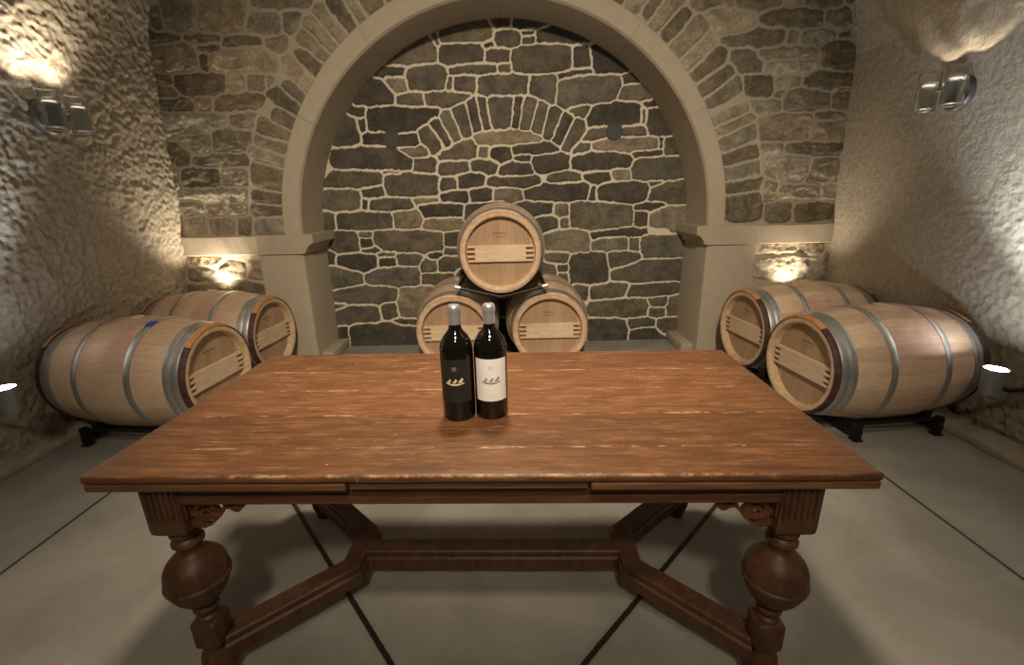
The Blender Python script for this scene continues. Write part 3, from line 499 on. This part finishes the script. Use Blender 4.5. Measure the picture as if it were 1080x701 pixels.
# ------------------------------------------------------------------ barrels
BL, RH, RB = .93, .282, .348
def rad(x): return RH+(RB-RH)*(1-(2*x/BL)**2)
def make_barrel(pale=False):
    root = thing('wine_barrel', '', 'barrel')
    h = BL/2; T = .028
    prof = [(RH-T-.006, h-.068), (RH-T, h-.004), (RH-T+.006, h), (RH-.003, h)]
    prof += [(rad(x), x) for x in [h-.004]+[h*(1-2*i/40) for i in range(1, 40)]+[-h+.004]]
    prof += [(RH-.003, -h), (RH-T+.006, -h), (RH-T, -h+.004), (RH-T-.006, -h+.068)]
    bm = bmesh.new(); rg = lathe(bm, prof, 'x', 96)
    for f in [f for f in bm.faces if len(f.verts) > 8]: bm.faces.remove(f)
    for f in bm.faces:
        if abs(f.calc_center_median().x) > h-.0725 and hypot(f.calc_center_median().y, f.calc_center_median().z) < RH-.0022: f.material_index = 1
    obj('staves', bm, [M['staves'], M['rim']], root, 40)
    for s in (1, -1):
        bm = bmesh.new(); lathe(bm, [(RH-.031, s*(h-.074)), (RH-.031, s*(h-.052)), (.001, s*(h-.052))], 'x', 72)
        hd = obj('head', bm, M['head'], root, 30)
        # cross bar with fingered ends
        bm = bmesh.new(); L, H = .185, .058
        poly = [(-L, -H), (L, -H)]
        tabs = [(-H, -.047), (-.026, -.013), (.009, .022), (.044, H)]
        right = []
        for a, b in tabs:
            e = sqrt((RH-.036)**2-max(abs(a-.01), abs(b-.01))**2)-.004
            right += [(L, a), (e, a), (e, b), (L, b)]
        pts = [(-p[0], p[1]) for p in right][::-1]
        loop = [(p[0], p[1]) for p in right]+[(p[0], p[1]) for p in pts]
        # drop duplicate neighbours
        loop = [q for i, q in enumerate(loop) if q != loop[i-1]]
        poly3 = [(p[0], p[1]-.008) for p in loop]
        x0, x1 = sorted((s*(h-.053), s*(h-.024)))
        prism(bm, poly3, 'x', x0, x1)
        obj('cross_bar', bm, M['bar'], root)
        # faint burnt stamp
        if s == 1:
            bm = bmesh.new(); R2 = random.Random(3)
            y = -.055
            while y < .05:
                w = R2.uniform(.007, .014); box(bm, h-.0525, h-.0512, y, y+w*.6, .128, .128+R2.uniform(.012, .018)); y += w+.003
            for zz in (.108,): box(bm, h-.0525, h-.0512, -.03, .03, zz, zz+.004)
            obj('burnt_stamp', bm, M['ink'], root)
    def hoop(x0, x1, nm='hoop', t=.0035, mat='hoop', ridges=0, a0=0, a1=2*pi, seg=96, lift=.001):
        bm = bmesh.new(); n = 8; xs = [x0+(x1-x0)*i/n for i in range(n+1)]
        o = [(rad(x)+t+(.0022*sin(pi*i/n)), x) for i, x in enumerate(xs)]; inn = [(rad(x)+lift-.002, x) for x in xs][::-1]
        lathe(bm, o+inn, 'x', seg, (0, 0, 0), a0, a1, True)
        return obj(nm, bm, M[mat], root, 50)
    for s in (1, -1):
        f = lambda a, b: sorted((s*(h-a), s*(h-b)))
        hoop(*f(.034, .073)); hoop(*f(.075, .116)); hoop(*f(.285, .322))
        # dark willow hoop at the chime with a peeled, bound stretch on top
        a, b = f(.001, .033)
        hoop(a, b, 'willow_hoop', .009, 'palewillow' if pale else 'bark')
        hoop(*f(-.002, .030), nm='willow_binding', t=.0145 if not pale else .012, mat='splice' if not pale else 'palesplice', a0=radians(48), a1=radians(118), seg=30, lift=.006)
    bm = bmesh.new(); lathe(bm, [(.034, RB-.006), (.036, RB+.006), (.030, RB+.011), (.001, RB+.012)], 'z', 24)
    obj('bung', bm, M['bung'], root, 40)
    return root
def dup(root, **kw):
    r = root.copy(); C.objects.link(r)
    for ch in list(root.children):
        c = ch.copy(); C.objects.link(c); c.parent = r
        for g in list(ch.children):
            d = g.copy(); C.objects.link(d); d.parent = c
    return r
BZ = .405
def d2(head, yaw, z=BZ):
    return (head[0]-cos(yaw)*BL/2, head[1]-sin(yaw)*BL/2, z)
barrels = [
    ((-1.822, 2.633), radians(-5), BZ, 'oak barrel lying by the left wall nearest the viewer, blue mark on its hoop', 'barrels lying along the side walls'),
    ((-1.88, 3.44), radians(-4.5), BZ, 'oak barrel on the left, behind the nearer one, beside the left arch pier', 'barrels lying along the side walls'),
    ((1.735, 2.53), radians(185), BZ, 'oak barrel lying by the right wall nearest the viewer, its full length in view', 'barrels lying along the side walls'),
    ((1.775, 3.295), radians(185.5), BZ, 'oak barrel on the right, behind the nearer one, beside the right arch pier', 'barrels lying along the side walls'),
    ((-.062, 3.235), radians(-90), 1.032, 'oak barrel on top of the three-barrel stack in the niche', 'barrels stacked in the arched niche'),
    ((-.444, 3.335), radians(-90), .407, 'left oak barrel at the bottom of the niche stack, partly behind the bottles', 'barrels stacked in the arched niche'),
    ((.308, 3.345), radians(-90), .407, 'right oak barrel at the bottom of the niche stack, clear of the bottles', 'barrels stacked in the arched niche'),
]
proto = make_barrel(); proto2 = None
for i, (hd, yaw, z, lab, grp) in enumerate(barrels):
    if i < 4: r = proto if i == 0 else dup(proto)
    elif i == 4: r = proto2 = make_barrel(True)
    else: r = dup(proto2)
    r.location = d2(hd, yaw, z); r.rotation_euler = (0, 0, yaw); tag(r, lab, 'barrel', grp)
    if i == 0: first = r
# a blue chalk mark on one hoop of the nearest left barrel
bm = bmesh.new(); x0, x1 = BL/2-.326, BL/2-.281
lathe(bm, [(rad(x0)+.007, x0), (rad((x0+x1)/2)+.0075, (x0+x1)/2), (rad(x1)+.007, x1)], 'x', 6, (0, 0, 0), radians(70), radians(80))
o = obj('paint_mark', bm, M['tape'], first); o['label'] = 'small blue mark on the hoop'

# racks
def rack(name, label, c, yaw, span, ys, posts):
    root = thing(name, label, 'barrel rack', (c[0], c[1], 0), yaw, 'low iron racks under the barrels')
    for xx in (-.26, .26):
        bm = bmesh.new(); box(bm, xx-.02, xx+.02, span[0], span[1], .028, .062, .004)
        obj('rail', bm, M['iron'], root)
        for yy in posts:
            bm = bmesh.new(); box(bm, xx-.018, xx+.018, yy-.018, yy+.018, 0, .118, .003); box(bm, xx-.026, xx+.026, yy-.026, yy+.026, 0, .010, .002)
            obj('leg', bm, M['iron'], root)
        for yb, xb in ys:
            rr = rad(max(0, abs(xx-xb)-.026))+.004
            for s in (-1, 1):
                bm = bmesh.new(); pts = []
                for k in range(7):
                    d = .10+.012*k; pts.append((yb+s*d, BZ-sqrt(rr*rr-d*d)-.005))
                poly = [(yb+s*.10, .05), (yb+s*.172, .05)]+pts[::-1]
                prism(bm, poly, 'x', xx-.02, xx+.02)
                obj('cradle', bm, M['iron'], root)
    for yy in posts:
        bm = bmesh.new(); tube(bm, [(-.26, yy, .105), (.26, yy, .105)], .011, 10); obj('tie_bar', bm, M['iron'], root)
    return root
def mid(i): return Vector(d2(barrels[i][0], barrels[i][1], 0))
for (i, j, lab) in ((0, 1, 'black iron rack under the two barrels by the left wall'), (2, 3, 'black iron rack under the two barrels by the right wall')):
    a, b = mid(i), mid(j); yaw = radians(-4.8) if i == 0 else radians(5.2)
    m = (a+b)/2; ry = (b-a).length/2
    R2 = Matrix.Rotation(-yaw, 3, 'Z'); la, lb = R2@(a-m), R2@(b-m)
    rack('barrel_rack', lab, m, yaw, (la.y-.255, lb.y+.255), ((la.y, la.x), (lb.y, lb.x)), (la.y-.235, (la.y+lb.y)/2, lb.y+.235))
a, b = mid(5), mid(6); m = (a+b)/2
# niche: the barrels run front to back, so turn the rack
rack('barrel_rack', 'black iron rack under the bottom pair of the niche stack', m, radians(90), (-.65, .65), ((-(b.x-a.x)/2, 0), ((b.x-a.x)/2, 0)), (-.63, 0, .63))
t = thing('stacking_rack', 'dark V-shaped iron rack carrying the top barrel of the niche stack', 'barrel rack', (-.062, 3.7, .70))
for yy in (-.43, .40):
    bm = bmesh.new(); tube(bm, [(-.335, yy, .080), (-.18, yy, .042), (-.03, yy, .008), (0, yy, .002), (.03, yy, .008), (.18, yy, .042), (.335, yy, .080)], .015, 12); obj('cradle_bar', bm, M['iron'], t, 40)
    for s in (-1, 1):
        bm = bmesh.new(); tube(bm, [(s*.305, yy, .074), (s*.345, yy-.0, .083)], .0185, 12); obj('end_cap', bm, M['cap_steel'], t, 40)
for s in (-1, 1):
    bm = bmesh.new(); tube(bm, [(s*.322, -.43, .080), (s*.322, .40, .080)], .013, 10); obj('side_rail', bm, M['iron'], t, 40)

# ------------------------------------------------------------------ table
TP = radians(-1.73); TW, TD = 1.953, .897
tb = thing('draw_leaf_table', 'long worn brown oak table on bulbous turned legs, two wine bottles on it', 'table', (-.0875, 1.3786, 0), TP)
bm = bmesh.new(); box(bm, -TW/2, TW/2, -TD/2, TD/2, -.022, 0, .007, 3)
bmesh.ops.subdivide_edges(bm, edges=[e for e in bm.edges if e.calc_length() > .5], cuts=40, use_grid_fill=True)
for v in bm.verts: v.co.z += .0012*N3(v.co.x*6, v.co.y*6, 0); v.co.y += .0012*N3(v.co.x*11, 5, 1)
top = obj('tabletop', bm, M['top'], tb, 40); top.location = (0, 0, .77)
for s in (-1, 1):
    bm = bmesh.new(); xa, xb = sorted((s*(TW/2+.001), s*(.315 if s < 0 else .287)))
    box(bm, xa, xb, -TD/2+.004, TD/2-.004, .722, .7455, .006, 3); obj('draw_leaf', bm, M['leaf'], tb, 40)
bm = bmesh.new(); box(bm, -.309, .281, -TD/2+.012, TD/2-.012, .724, .745, .002); obj('centre_panel', bm, M['leaf'], tb)
LX, LY = .817, .3675
for s in (-1, 1):
    y = s*(LY+.03)
    bm = bmesh.new(); box(bm, -LX+.02, LX-.02, y-.014, y+.014, .6615, .724, .003)
    box(bm, -LX+.045, LX-.045, y-.019, y+.019, .664, .690, .004)
    obj('apron', bm, M['apron'], tb)
    bm = bmesh.new(); x = s*(LX); box(bm, x-.014, x+.014, -LY+.02, LY-.02, .6615, .724, .003); obj('apron', bm, M['apron'], tb)
    bm = bmesh.new(); box(bm, s*.30-.03, s*.30+.03, -LY, LY, .672, .722, .003); obj('leaf_runner', bm, M['apron'], tb)
def make_leg():
    bm = bmesh.new()
    lathe(bm, [(.001, 0), (.030, .0), (.034, .010), (.033, .022), (.040, .036), (.0465, .058), (.0480, .080), (.0465, .102), (.040, .122), (.032, .134), (.029, .142), (.031, .152)], 'z', 40)
    box(bm, -.0385, .0385, -.0385, .0385, .148, .244, .012, 3)
    lathe(bm, [(.026, .236), (.031, .245), (.030, .252), (.024, .258), (.025, .266), (.033, .275), (.0345, .282), (.031, .290), (.027, .296), (.036, .306), (.052, .320), (.066, .340), (.0750, .360), (.0790, .378), (.0838, .381), (.0845, .386), (.0838, .391), (.0798, .394), (.0802, .408), (.0775, .428), (.069, .446), (.056, .461), (.042, .472), (.033, .479), (.029, .486), (.029, .494), (.034, .502), (.040, .510), (.0405, .518), (.036, .526), (.031, .531), (.035, .537), (.0395, .544), (.0385, .551), (.034, .557), (.034, .566)], 'z', 48)
    # square post, cushioned at the foot
    pr = [(.032, .556), (.042, .562), (.0495, .572), (.0505, .590), (.0505, .724)]
    rings = []
    for r, z in pr: rings.append([bm.verts.new((sx*r, sy*r, z)) for sx, sy in ((-1, -1), (1, -1), (1, 1), (-1, 1))])
    for A, B in zip(rings, rings[1:]):
        for i in range(4): bm.faces.new((A[i], A[(i+1) % 4], B[(i+1) % 4], B[i]))
    bm.faces.new(rings[0]); bm.faces.new(rings[-1])
    # reeding on the outer faces
    for k in range(6):
        u = -.0385+k*.0154
        for sy in (-1, 1):
            tube(bm, [(u, sy*.0505, .612), (u, sy*.0505, .618), (u, sy*.0505, .715)], [.002, .0052, .0052], 8)
            tube(bm, [(sy*.0505, u, .612), (sy*.0505, u, .618), (sy*.0505, u, .715)], [.002, .0052, .0052], 8)
    return bm
leg0 = None
for sx in (-1, 1):
    for sy in (-1, 1):
        if leg0 is None: l = leg0 = obj('leg', make_leg(), M['wood'], tb, 35)
        else: l = leg0.copy(); C.objects.link(l)
        l.location = (sx*LX, sy*LY, 0)
# pierced corner brackets
def scroll(c, r0, r1, a0, a1, n=12):
    o = [(c[0]+r1*cos(a0+(a1-a0)*i/n), c[1]+r1*sin(a0+(a1-a0)*i/n)) for i in range(n+1)]
    m = len(o)
    return o+[(c[0]+(r0+(r1-r0)*.8*abs(i/n-.5)*1.6)*cos(a0+(a1-a0)*i/n), c[1]+(r0+(r1-r0)*.8*abs(i/n-.5)*1.6)*sin(a0+(a1-a0)*i/n)) for i in range(n, -1, -1)]
outl = [(-.004, .004), (-.004, -.076), (.012, -.084), (.034, -.086), (.056, -.076), (.076, -.058), (.090, -.038), (.101, -.026), (.112, -.025), (.122, -.033), (.134, -.036), (.146, -.026), (.156, -.012), (.160, .004)]
def holes():
    hs = [scroll((.047, -.034), .008, .021, radians(10), radians(175), 14), scroll((.040, -.050), .012, .024, radians(190), radians(335), 14),
          [(.074, -.008), (.098, -.008), (.093, -.024), (.081, -.036), (.074, -.024)], [(.003, -.008), (.026, -.008), (.018, -.018), (.011, -.030), (.003, -.036)], [(.003, -.050), (.011, -.048), (.014, -.062), (.018, -.072), (.004, -.070)],
          [(.036, -.036), (.050, -.032), (.058, -.040), (.052, -.050), (.040, -.050)], [(.108, -.006), (.124, -.006), (.128, -.018), (.112, -.016)]]
    return hs
for sy in (-1, 1):
    for sx in (-1, 1):
        bm = plate_with_holes('b', [outl]+holes(), .016)
        for v in bm.verts:
            x, z, d = v.co.x, v.co.y, v.co.z
            v.co = Vector((sx*(LX-.05)-sx*x, sy*(LY+.022)+d, .6625+z))
        obj('corner_bracket', bm, M['apron'], tb)
# side stretchers bow inward, a long one joins them
def beam(bm, path, w, prof):
    # closed profile (across, z) swept along a mitred plan path
    P = [Vector((p[0], p[1])) for p in path]; rings = []
    for i, p in enumerate(P):
        if i == 0: d = (P[1]-P[0]).normalized(); nrm = Vector((-d.y, d.x)); k = 1
        elif i == len(P)-1: d = (P[-1]-P[-2]).normalized(); nrm = Vector((-d.y, d.x)); k = 1
        else:
            a = (P[i]-P[i-1]).normalized(); b = (P[i+1]-P[i]).normalized(); n1 = Vector((-a.y, a.x)); n2 = Vector((-b.y, b.x)); nrm = (n1+n2).normalized(); k = 1/nrm.dot(n1)
        rings.append([bm.verts.new((p.x+nrm.x*k*u, p.y+nrm.y*k*u, z)) for u, z in prof])
    n = len(prof)
    for A, B in zip(rings, rings[1:]):
        for i in range(n): bm.faces.new((A[i], A[(i+1) % n], B[(i+1) % n], B[i]))
    bm.faces.new(rings[0]); bm.faces.new(rings[-1])
sp = [(-.042, .092), (-.042, .132), (-.034, .138), (-.034, .158), (-.029, .163), (.029, .163), (.034, .158), (.034, .138), (.042, .132), (.042, .092)]
for s in (-1, 1):
    bm = bmesh.new(); beam(bm, [(s*(LX-.012), -LY+.012), (s*.503, -.088), (s*.503, .088), (s*(LX-.012), LY-.012)], .08, sp)
    obj('side_stretcher', bm, M['wood'], tb)
bm = bmesh.new(); beam(bm, [(-.475, 0), (.475, 0)], .08, [(u*.96, z-.002) for u, z in sp]); obj('centre_stretcher', bm, M['wood'], tb)

# ------------------------------------------------------------------ bottles
BR = .0492
def bottle_shape(bm):
    p = [(.001, .012), (.030, .010), (.040, .002), (.046, 0), (BR-.001, .003), (BR, .008), (BR, .210), (.0487, .221), (.0465, .232), (.0425, .244), (.036, .255), (.028, .265), (.0215, .273), (.0185, .281), (.0174, .290), (.0172, .33), (.001, .335)]
    lathe(bm, p, 'z', 64)
def curved(bm, a0, a1, z0, z1, r=BR+.0006, nz=1, seg=40):
    prof = [(r, z0+(z1-z0)*k/nz) for k in range(nz+1)]
    lathe(bm, prof, 'z', seg, (0, 0, 0), radians(a0), radians(a1))
def on_label(bm, polys, r):
    for poly in polys:
        vs = [bm.verts.new((r*sin(x/BR), -r*cos(x/BR), z)) for x, z in poly]
        f = bm.faces.new(vs)
    bmesh.ops.triangulate(bm, faces=bm.faces[:])
    r_ = bmesh.ops.extrude_face_region(bm, geom=bm.faces[:])
    for v in [e for e in r_['geom'] if isinstance(e, bmesh.types.BMVert)]:
        d = Vector((v.co.x, v.co.y, 0)).normalized(); v.co += d*.0005
def bird(cx, cz, s):
    pts = [(-.0050, .000), (-.0030, -.0014), (.0006, -.0010), (.0030, .0012), (.0052, .0058), (.0046, .0066), (.0030, .0050), (.0026, .0072), (.0016, .0080), (.0004, .0066), (.0002, .0046), (-.0016, .0034), (-.0036, .0016)]
    return [(cx+x*s, cz+z*s) for x, z in pts]
def make_bottle(loc, lab, dark):
    root = thing('wine_bottle', lab, 'bottle', loc, 0, 'wine bottles on the table')
    bm = bmesh.new(); bottle_shape(bm); obj('bottle_body', bm, M['bottle'], root, 40)
    bm = bmesh.new(); lathe(bm, [(.0176, .291), (.0184, .2912), (.0182, .318), (.0180, .321), (.0190, .3235), (.0196, .328), (.0194, .338), (.0182, .344), (.0150, .3475), (.001, .348)], 'z', 40)
    obj('capsule', bm, M['capsule'], root, 40)
    zc0, zc1 = (.062, .196) if dark else (.062, .194)
    bm = bmesh.new(); curved(bm, -90-60, -90+60, zc0, zc1)
    lb = obj('label', bm, M['blabel'] if dark else M['wlabel'], root, 60)
    lb['label'] = 'black paper label' if dark else 'white paper label'
    ro = BR+.0008
    # three birds standing on a bough
    zb = .1235
    polys = [bird(-.0165, zb+.0035, 1.3), bird(.0005, zb+.0030, 1.4), bird(.0175, zb+.0040, 1.6)]
    n = 16; up = []; dn = []
    for i in range(n+1):
        x = -.0275+.0555*i/n; c = -.0030*sin(pi*i/n)
        up.append((x, zb+.0016+c)); dn.append((x, zb-.0012+c*1.5-.0010*sin(pi*i/n)))
    polys.append(up+dn[::-1])
    bm = bmesh.new(); on_label(bm, polys, ro); e = obj('bird_emblem', bm, M['gold'] if dark else M['greyink'], lb)
    # small three-stroke crest above
    cr = []
    for i in range(3):
        x = -.0065+i*.0045; cr += [[(x, .165), (x+.0016, .165), (x+.0016, .1745), (x, .1745)], [(x+.0022, .1655), (x+.0034, .1655), (x+.0034, .174), (x+.0022, .174)]]
    cr.append([(-.007, .1622), (.0072, .1622), (.0072, .1632), (-.007, .1632)])
    bm = bmesh.new(); on_label(bm, cr, ro); obj('crest', bm, M['dimfoil'] if dark else M['paleink'], lb)
    if not dark:
        ln = []
        for zz, w in ((.078, .016),):
            x = -w
            while x < w: ln.append([(x, zz), (x+.0026, zz), (x+.0026, zz+.0016), (x, zz+.0016)]); x += .0038
        bm = bmesh.new(); on_label(bm, ln, ro); obj('fine_print', bm, M['paleink'], lb)
    return root
b1 = make_bottle((-.163, 1.252, .7705), 'dark wine bottle with a black label, left of the pair on the table', True); b1.rotation_euler.z = radians(-4)
b2 = make_bottle((-.063, 1.257, .7705), 'dark wine bottle with a white label, right of the pair on the table', False); b2.rotation_euler.z = radians(3)

# ------------------------------------------------------------------ wall lamps
def sconce(s, xw, yc, zc, lab):
    root = thing('wall_sconce', lab, 'wall lamp', (xw, yc, zc), 0 if s < 0 else pi, 'twin-cylinder wall sconces')   # local +x points into the room
    bm = bmesh.new(); lathe(bm, [(.098, -.03), (.098, .012), (.088, .024), (.001, .028)], 'x', 48, (0, 0, -.025)); obj('back_plate', bm, M['gmetal'], root, 30)
    for k, dy in enumerate((-.088, .088)):
        x = .118; r = .054; t = .004
        bm = bmesh.new(); lathe(bm, [(r, -.105), (r, .105), (r-t, .105), (r-t, -.105)], 'z', 48, (x, dy, 0), closed_prof=True); gl = obj('glass_cylinder', bm, M['glass'], root, 50)
        for zz in (.103, -.107):
            bm = bmesh.new(); lathe(bm, [(r+.0015, zz-.003), (r+.0015, zz+.003), (r-t-.0015, zz+.003), (r-t-.0015, zz-.003)], 'z', 48, (x, dy, 0), closed_prof=True); obj('rim', bm, M['chrome'], gl, 50)
        bm = bmesh.new(); lathe(bm, [(.001, -.096), (.043, -.096), (.044, -.092), (.044, .050), (.040, .052), (.034, .030), (.001, .030)], 'z', 40, (x, dy, 0)); obj('lamp_holder', bm, M['frost'], gl, 40)
        bm = bmesh.new(); lathe(bm, [(.001, .031), (.030, .031), (.030, .036), (.001, .040)], 'z', 24, (x, dy, 0)); obj('lamp', bm, M['halo'], gl, 40)
        bm = bmesh.new(); tube(bm, [(.02, dy*.4, 0), (.05, dy*.75, 0), (x-.05, dy*.95, 0)], .006, 8); obj('arm', bm, M['chrome'], root, 50)
    for dz in (-.008, .008):
        bm = bmesh.new(); tube(bm, [(.118, -.036, dz), (.118, .036, dz)], .003, 8); obj('tie_rod', bm, M['chrome'], root, 50)
    return root
sconce(-1, -2.69, 2.893, 1.945, 'twin glass cylinder wall sconce on the rough left wall')
sconce(1, 2.705, 2.935, 1.975, 'twin glass cylinder wall sconce on the right wall')
def uplight(s, x, y, z, xw, lab):
    root = thing('wall_spotlight', lab, 'spotlight', (x, y, z), 0 if s < 0 else pi, 'upward spotlights low on the side walls')
    bm = bmesh.new(); lathe(bm, [(.001, -.14), (.036, -.14), (.042, -.13), (.045, -.03), (.050, -.02), (.052, 0), (.046, 0), (.044, -.008), (.001, -.008)], 'z', 40); obj('housing', bm, M['grey'], root, 40)
    bm = bmesh.new(); lathe(bm, [(.044, -.006), (.042, .001), (.001, .003)], 'z', 40); obj('lens', bm, M['led'], root, 60)
    dx = abs(xw-x)
    bm = bmesh.new(); tube(bm, [(-.03, 0, -.10), (-.09, 0, -.12), (-dx+.03, 0, -.12)], .014, 12); obj('arm', bm, M['iron'], root, 50)
    bm = bmesh.new(); lathe(bm, [(.001, 0), (.055, 0), (.055, .035), (.045, .05), (.001, .05)], 'x', 32, (-dx-.01, 0, -.12)); obj('wall_plate', bm, M['iron'], root, 40)
uplight(-1, -2.51, 2.05, .565, -2.78, 'glowing upward spotlight low on the left wall beside the nearest barrel')
uplight(1, 2.45, 2.085, .532, 2.715, 'glowing upward spotlight low on the right wall beside the nearest barrel')
# two dark round vents in the niche wall
for x, z, lab in ((-1.025, 1.93, 'dark round vent in the niche stonework, left of the small blind arch'), (.962, 1.955, 'dark round vent in the niche stonework, right of the small blind arch')):
    root = thing('wall_vent', lab, 'vent', (x, Y2-.004, z), 0, 'round vents in the niche wall')
    bm = bmesh.new(); lathe(bm, [(.001, -.012), (.058, -.012), (.060, .02), (.001, .02)], 'y', 40); obj('cover', bm, M['vent'], root, 30)
    bm = bmesh.new(); lathe(bm, [(.058, -.018), (.070, -.018), (.074, -.012), (.074, .02), (.058, .02)], 'y', 40, closed_prof=True); obj('ring', bm, M['vent'], root, 40)

# ------------------------------------------------------------------ light
def spot(name, loc, aim, power, col, ang, blend=.5, rad_=.03):
    L = bpy.data.lights.new(name, 'SPOT'); L.energy = power; L.color = col; L.spot_size = radians(ang); L.spot_blend = blend; L.shadow_soft_size = rad_
    o = bpy.data.objects.new(name, L); C.objects.link(o); o.location = loc
    o.rotation_euler = (Vector(aim)-Vector(loc)).to_track_quat('-Z', 'Y').to_euler(); return o
def disc(name, loc, power, col, size):
    L = bpy.data.lights.new(name, 'AREA'); L.shape = 'DISK'; L.size = size; L.energy = power; L.color = col
    o = bpy.data.objects.new(name, L); C.objects.link(o); o.location = loc; o.rotation_euler = (pi, 0, 0); return o
WARM = (1.0, .80, .55); WARM2 = (1.0, .84, .63); COOL = (.90, .95, 1.0)
spot('ceiling_spot', (-.1, 2.3, 3.7), (-.1, 1.7, 0), 320, WARM2, 72, 1, .2)
spot('ceiling_spot', (.1, -.5, 3.5), (0, 3.45, 1.05), 620, WARM2, 74, .9, .10)
spot('ceiling_spot', (0, -1.5, 3.5), (0, .9, 0), 170, WARM2, 100, 1, .15)
for s, x, y in ((-1, -2.572, 2.893), (1, 2.587, 2.935)):
    for dy in (-.088, .088):
        spot('sconce_beam', (x, y+dy, 2.0), (x+s*.22, y+dy, 3), 18 if s < 0 else 55, WARM2, 110, .9, .03)
disc('uplight_glow', (2.45, 2.085, .54), 4.5, COOL, .085)
disc('uplight_glow', (-2.51, 2.05, .572), 1.5, COOL, .085)
spot('uplight_beam', (-2.51, 2.05, .574), (-2.68, 2.12, 1.6), 120, COOL, 74, .9, .03)
spot('uplight_beam', (2.45, 2.085, .542), (2.64, 2.16, 1.6), 180, COOL, 80, .9, .03)
spot('corner_beam', (-2.45, 3.755, .645), (-2.49, 3.81, 1.6), 60, WARM2, 104, 1, .03)
spot('corner_beam', (2.42, 3.73, .52), (2.38, 3.80, 1.6), 38, WARM2, 96, 1, .03)

w = bpy.data.worlds.new('World'); sc.world = w; w.use_nodes = True
w.node_tree.nodes['Background'].inputs[0].default_value = (.9, .78, .6, 1); w.node_tree.nodes['Background'].inputs[1].default_value = .02

# ------------------------------------------------------------------ camera
f, pitch, yaw, roll, hc = 470.56, radians(16.78), radians(-.155), radians(-1.24), 1.4085
F = Vector((-sin(yaw)*cos(pitch), cos(yaw)*cos(pitch), -sin(pitch))); Rr = Vector((cos(yaw), sin(yaw), 0)); U = Rr.cross(F)
R2 = Rr*cos(roll)+U*sin(roll); U2 = -Rr*sin(roll)+U*cos(roll)
cd = bpy.data.cameras.new('camera'); cd.sensor_fit = 'HORIZONTAL'; cd.sensor_width = 36; cd.lens = f/1080*36; cd.clip_start = .02
co = bpy.data.objects.new('camera', cd); C.objects.link(co)
m4 = Matrix((R2, U2, -F)).transposed().to_4x4(); m4.translation = Vector((0, 0, hc)); co.matrix_world = m4
sc.camera = co
vs = sc.view_settings; vs.view_transform = 'Standard'; vs.look = 'None'; vs.exposure = 0; vs.gamma = 1; vs.use_curve_mapping = False
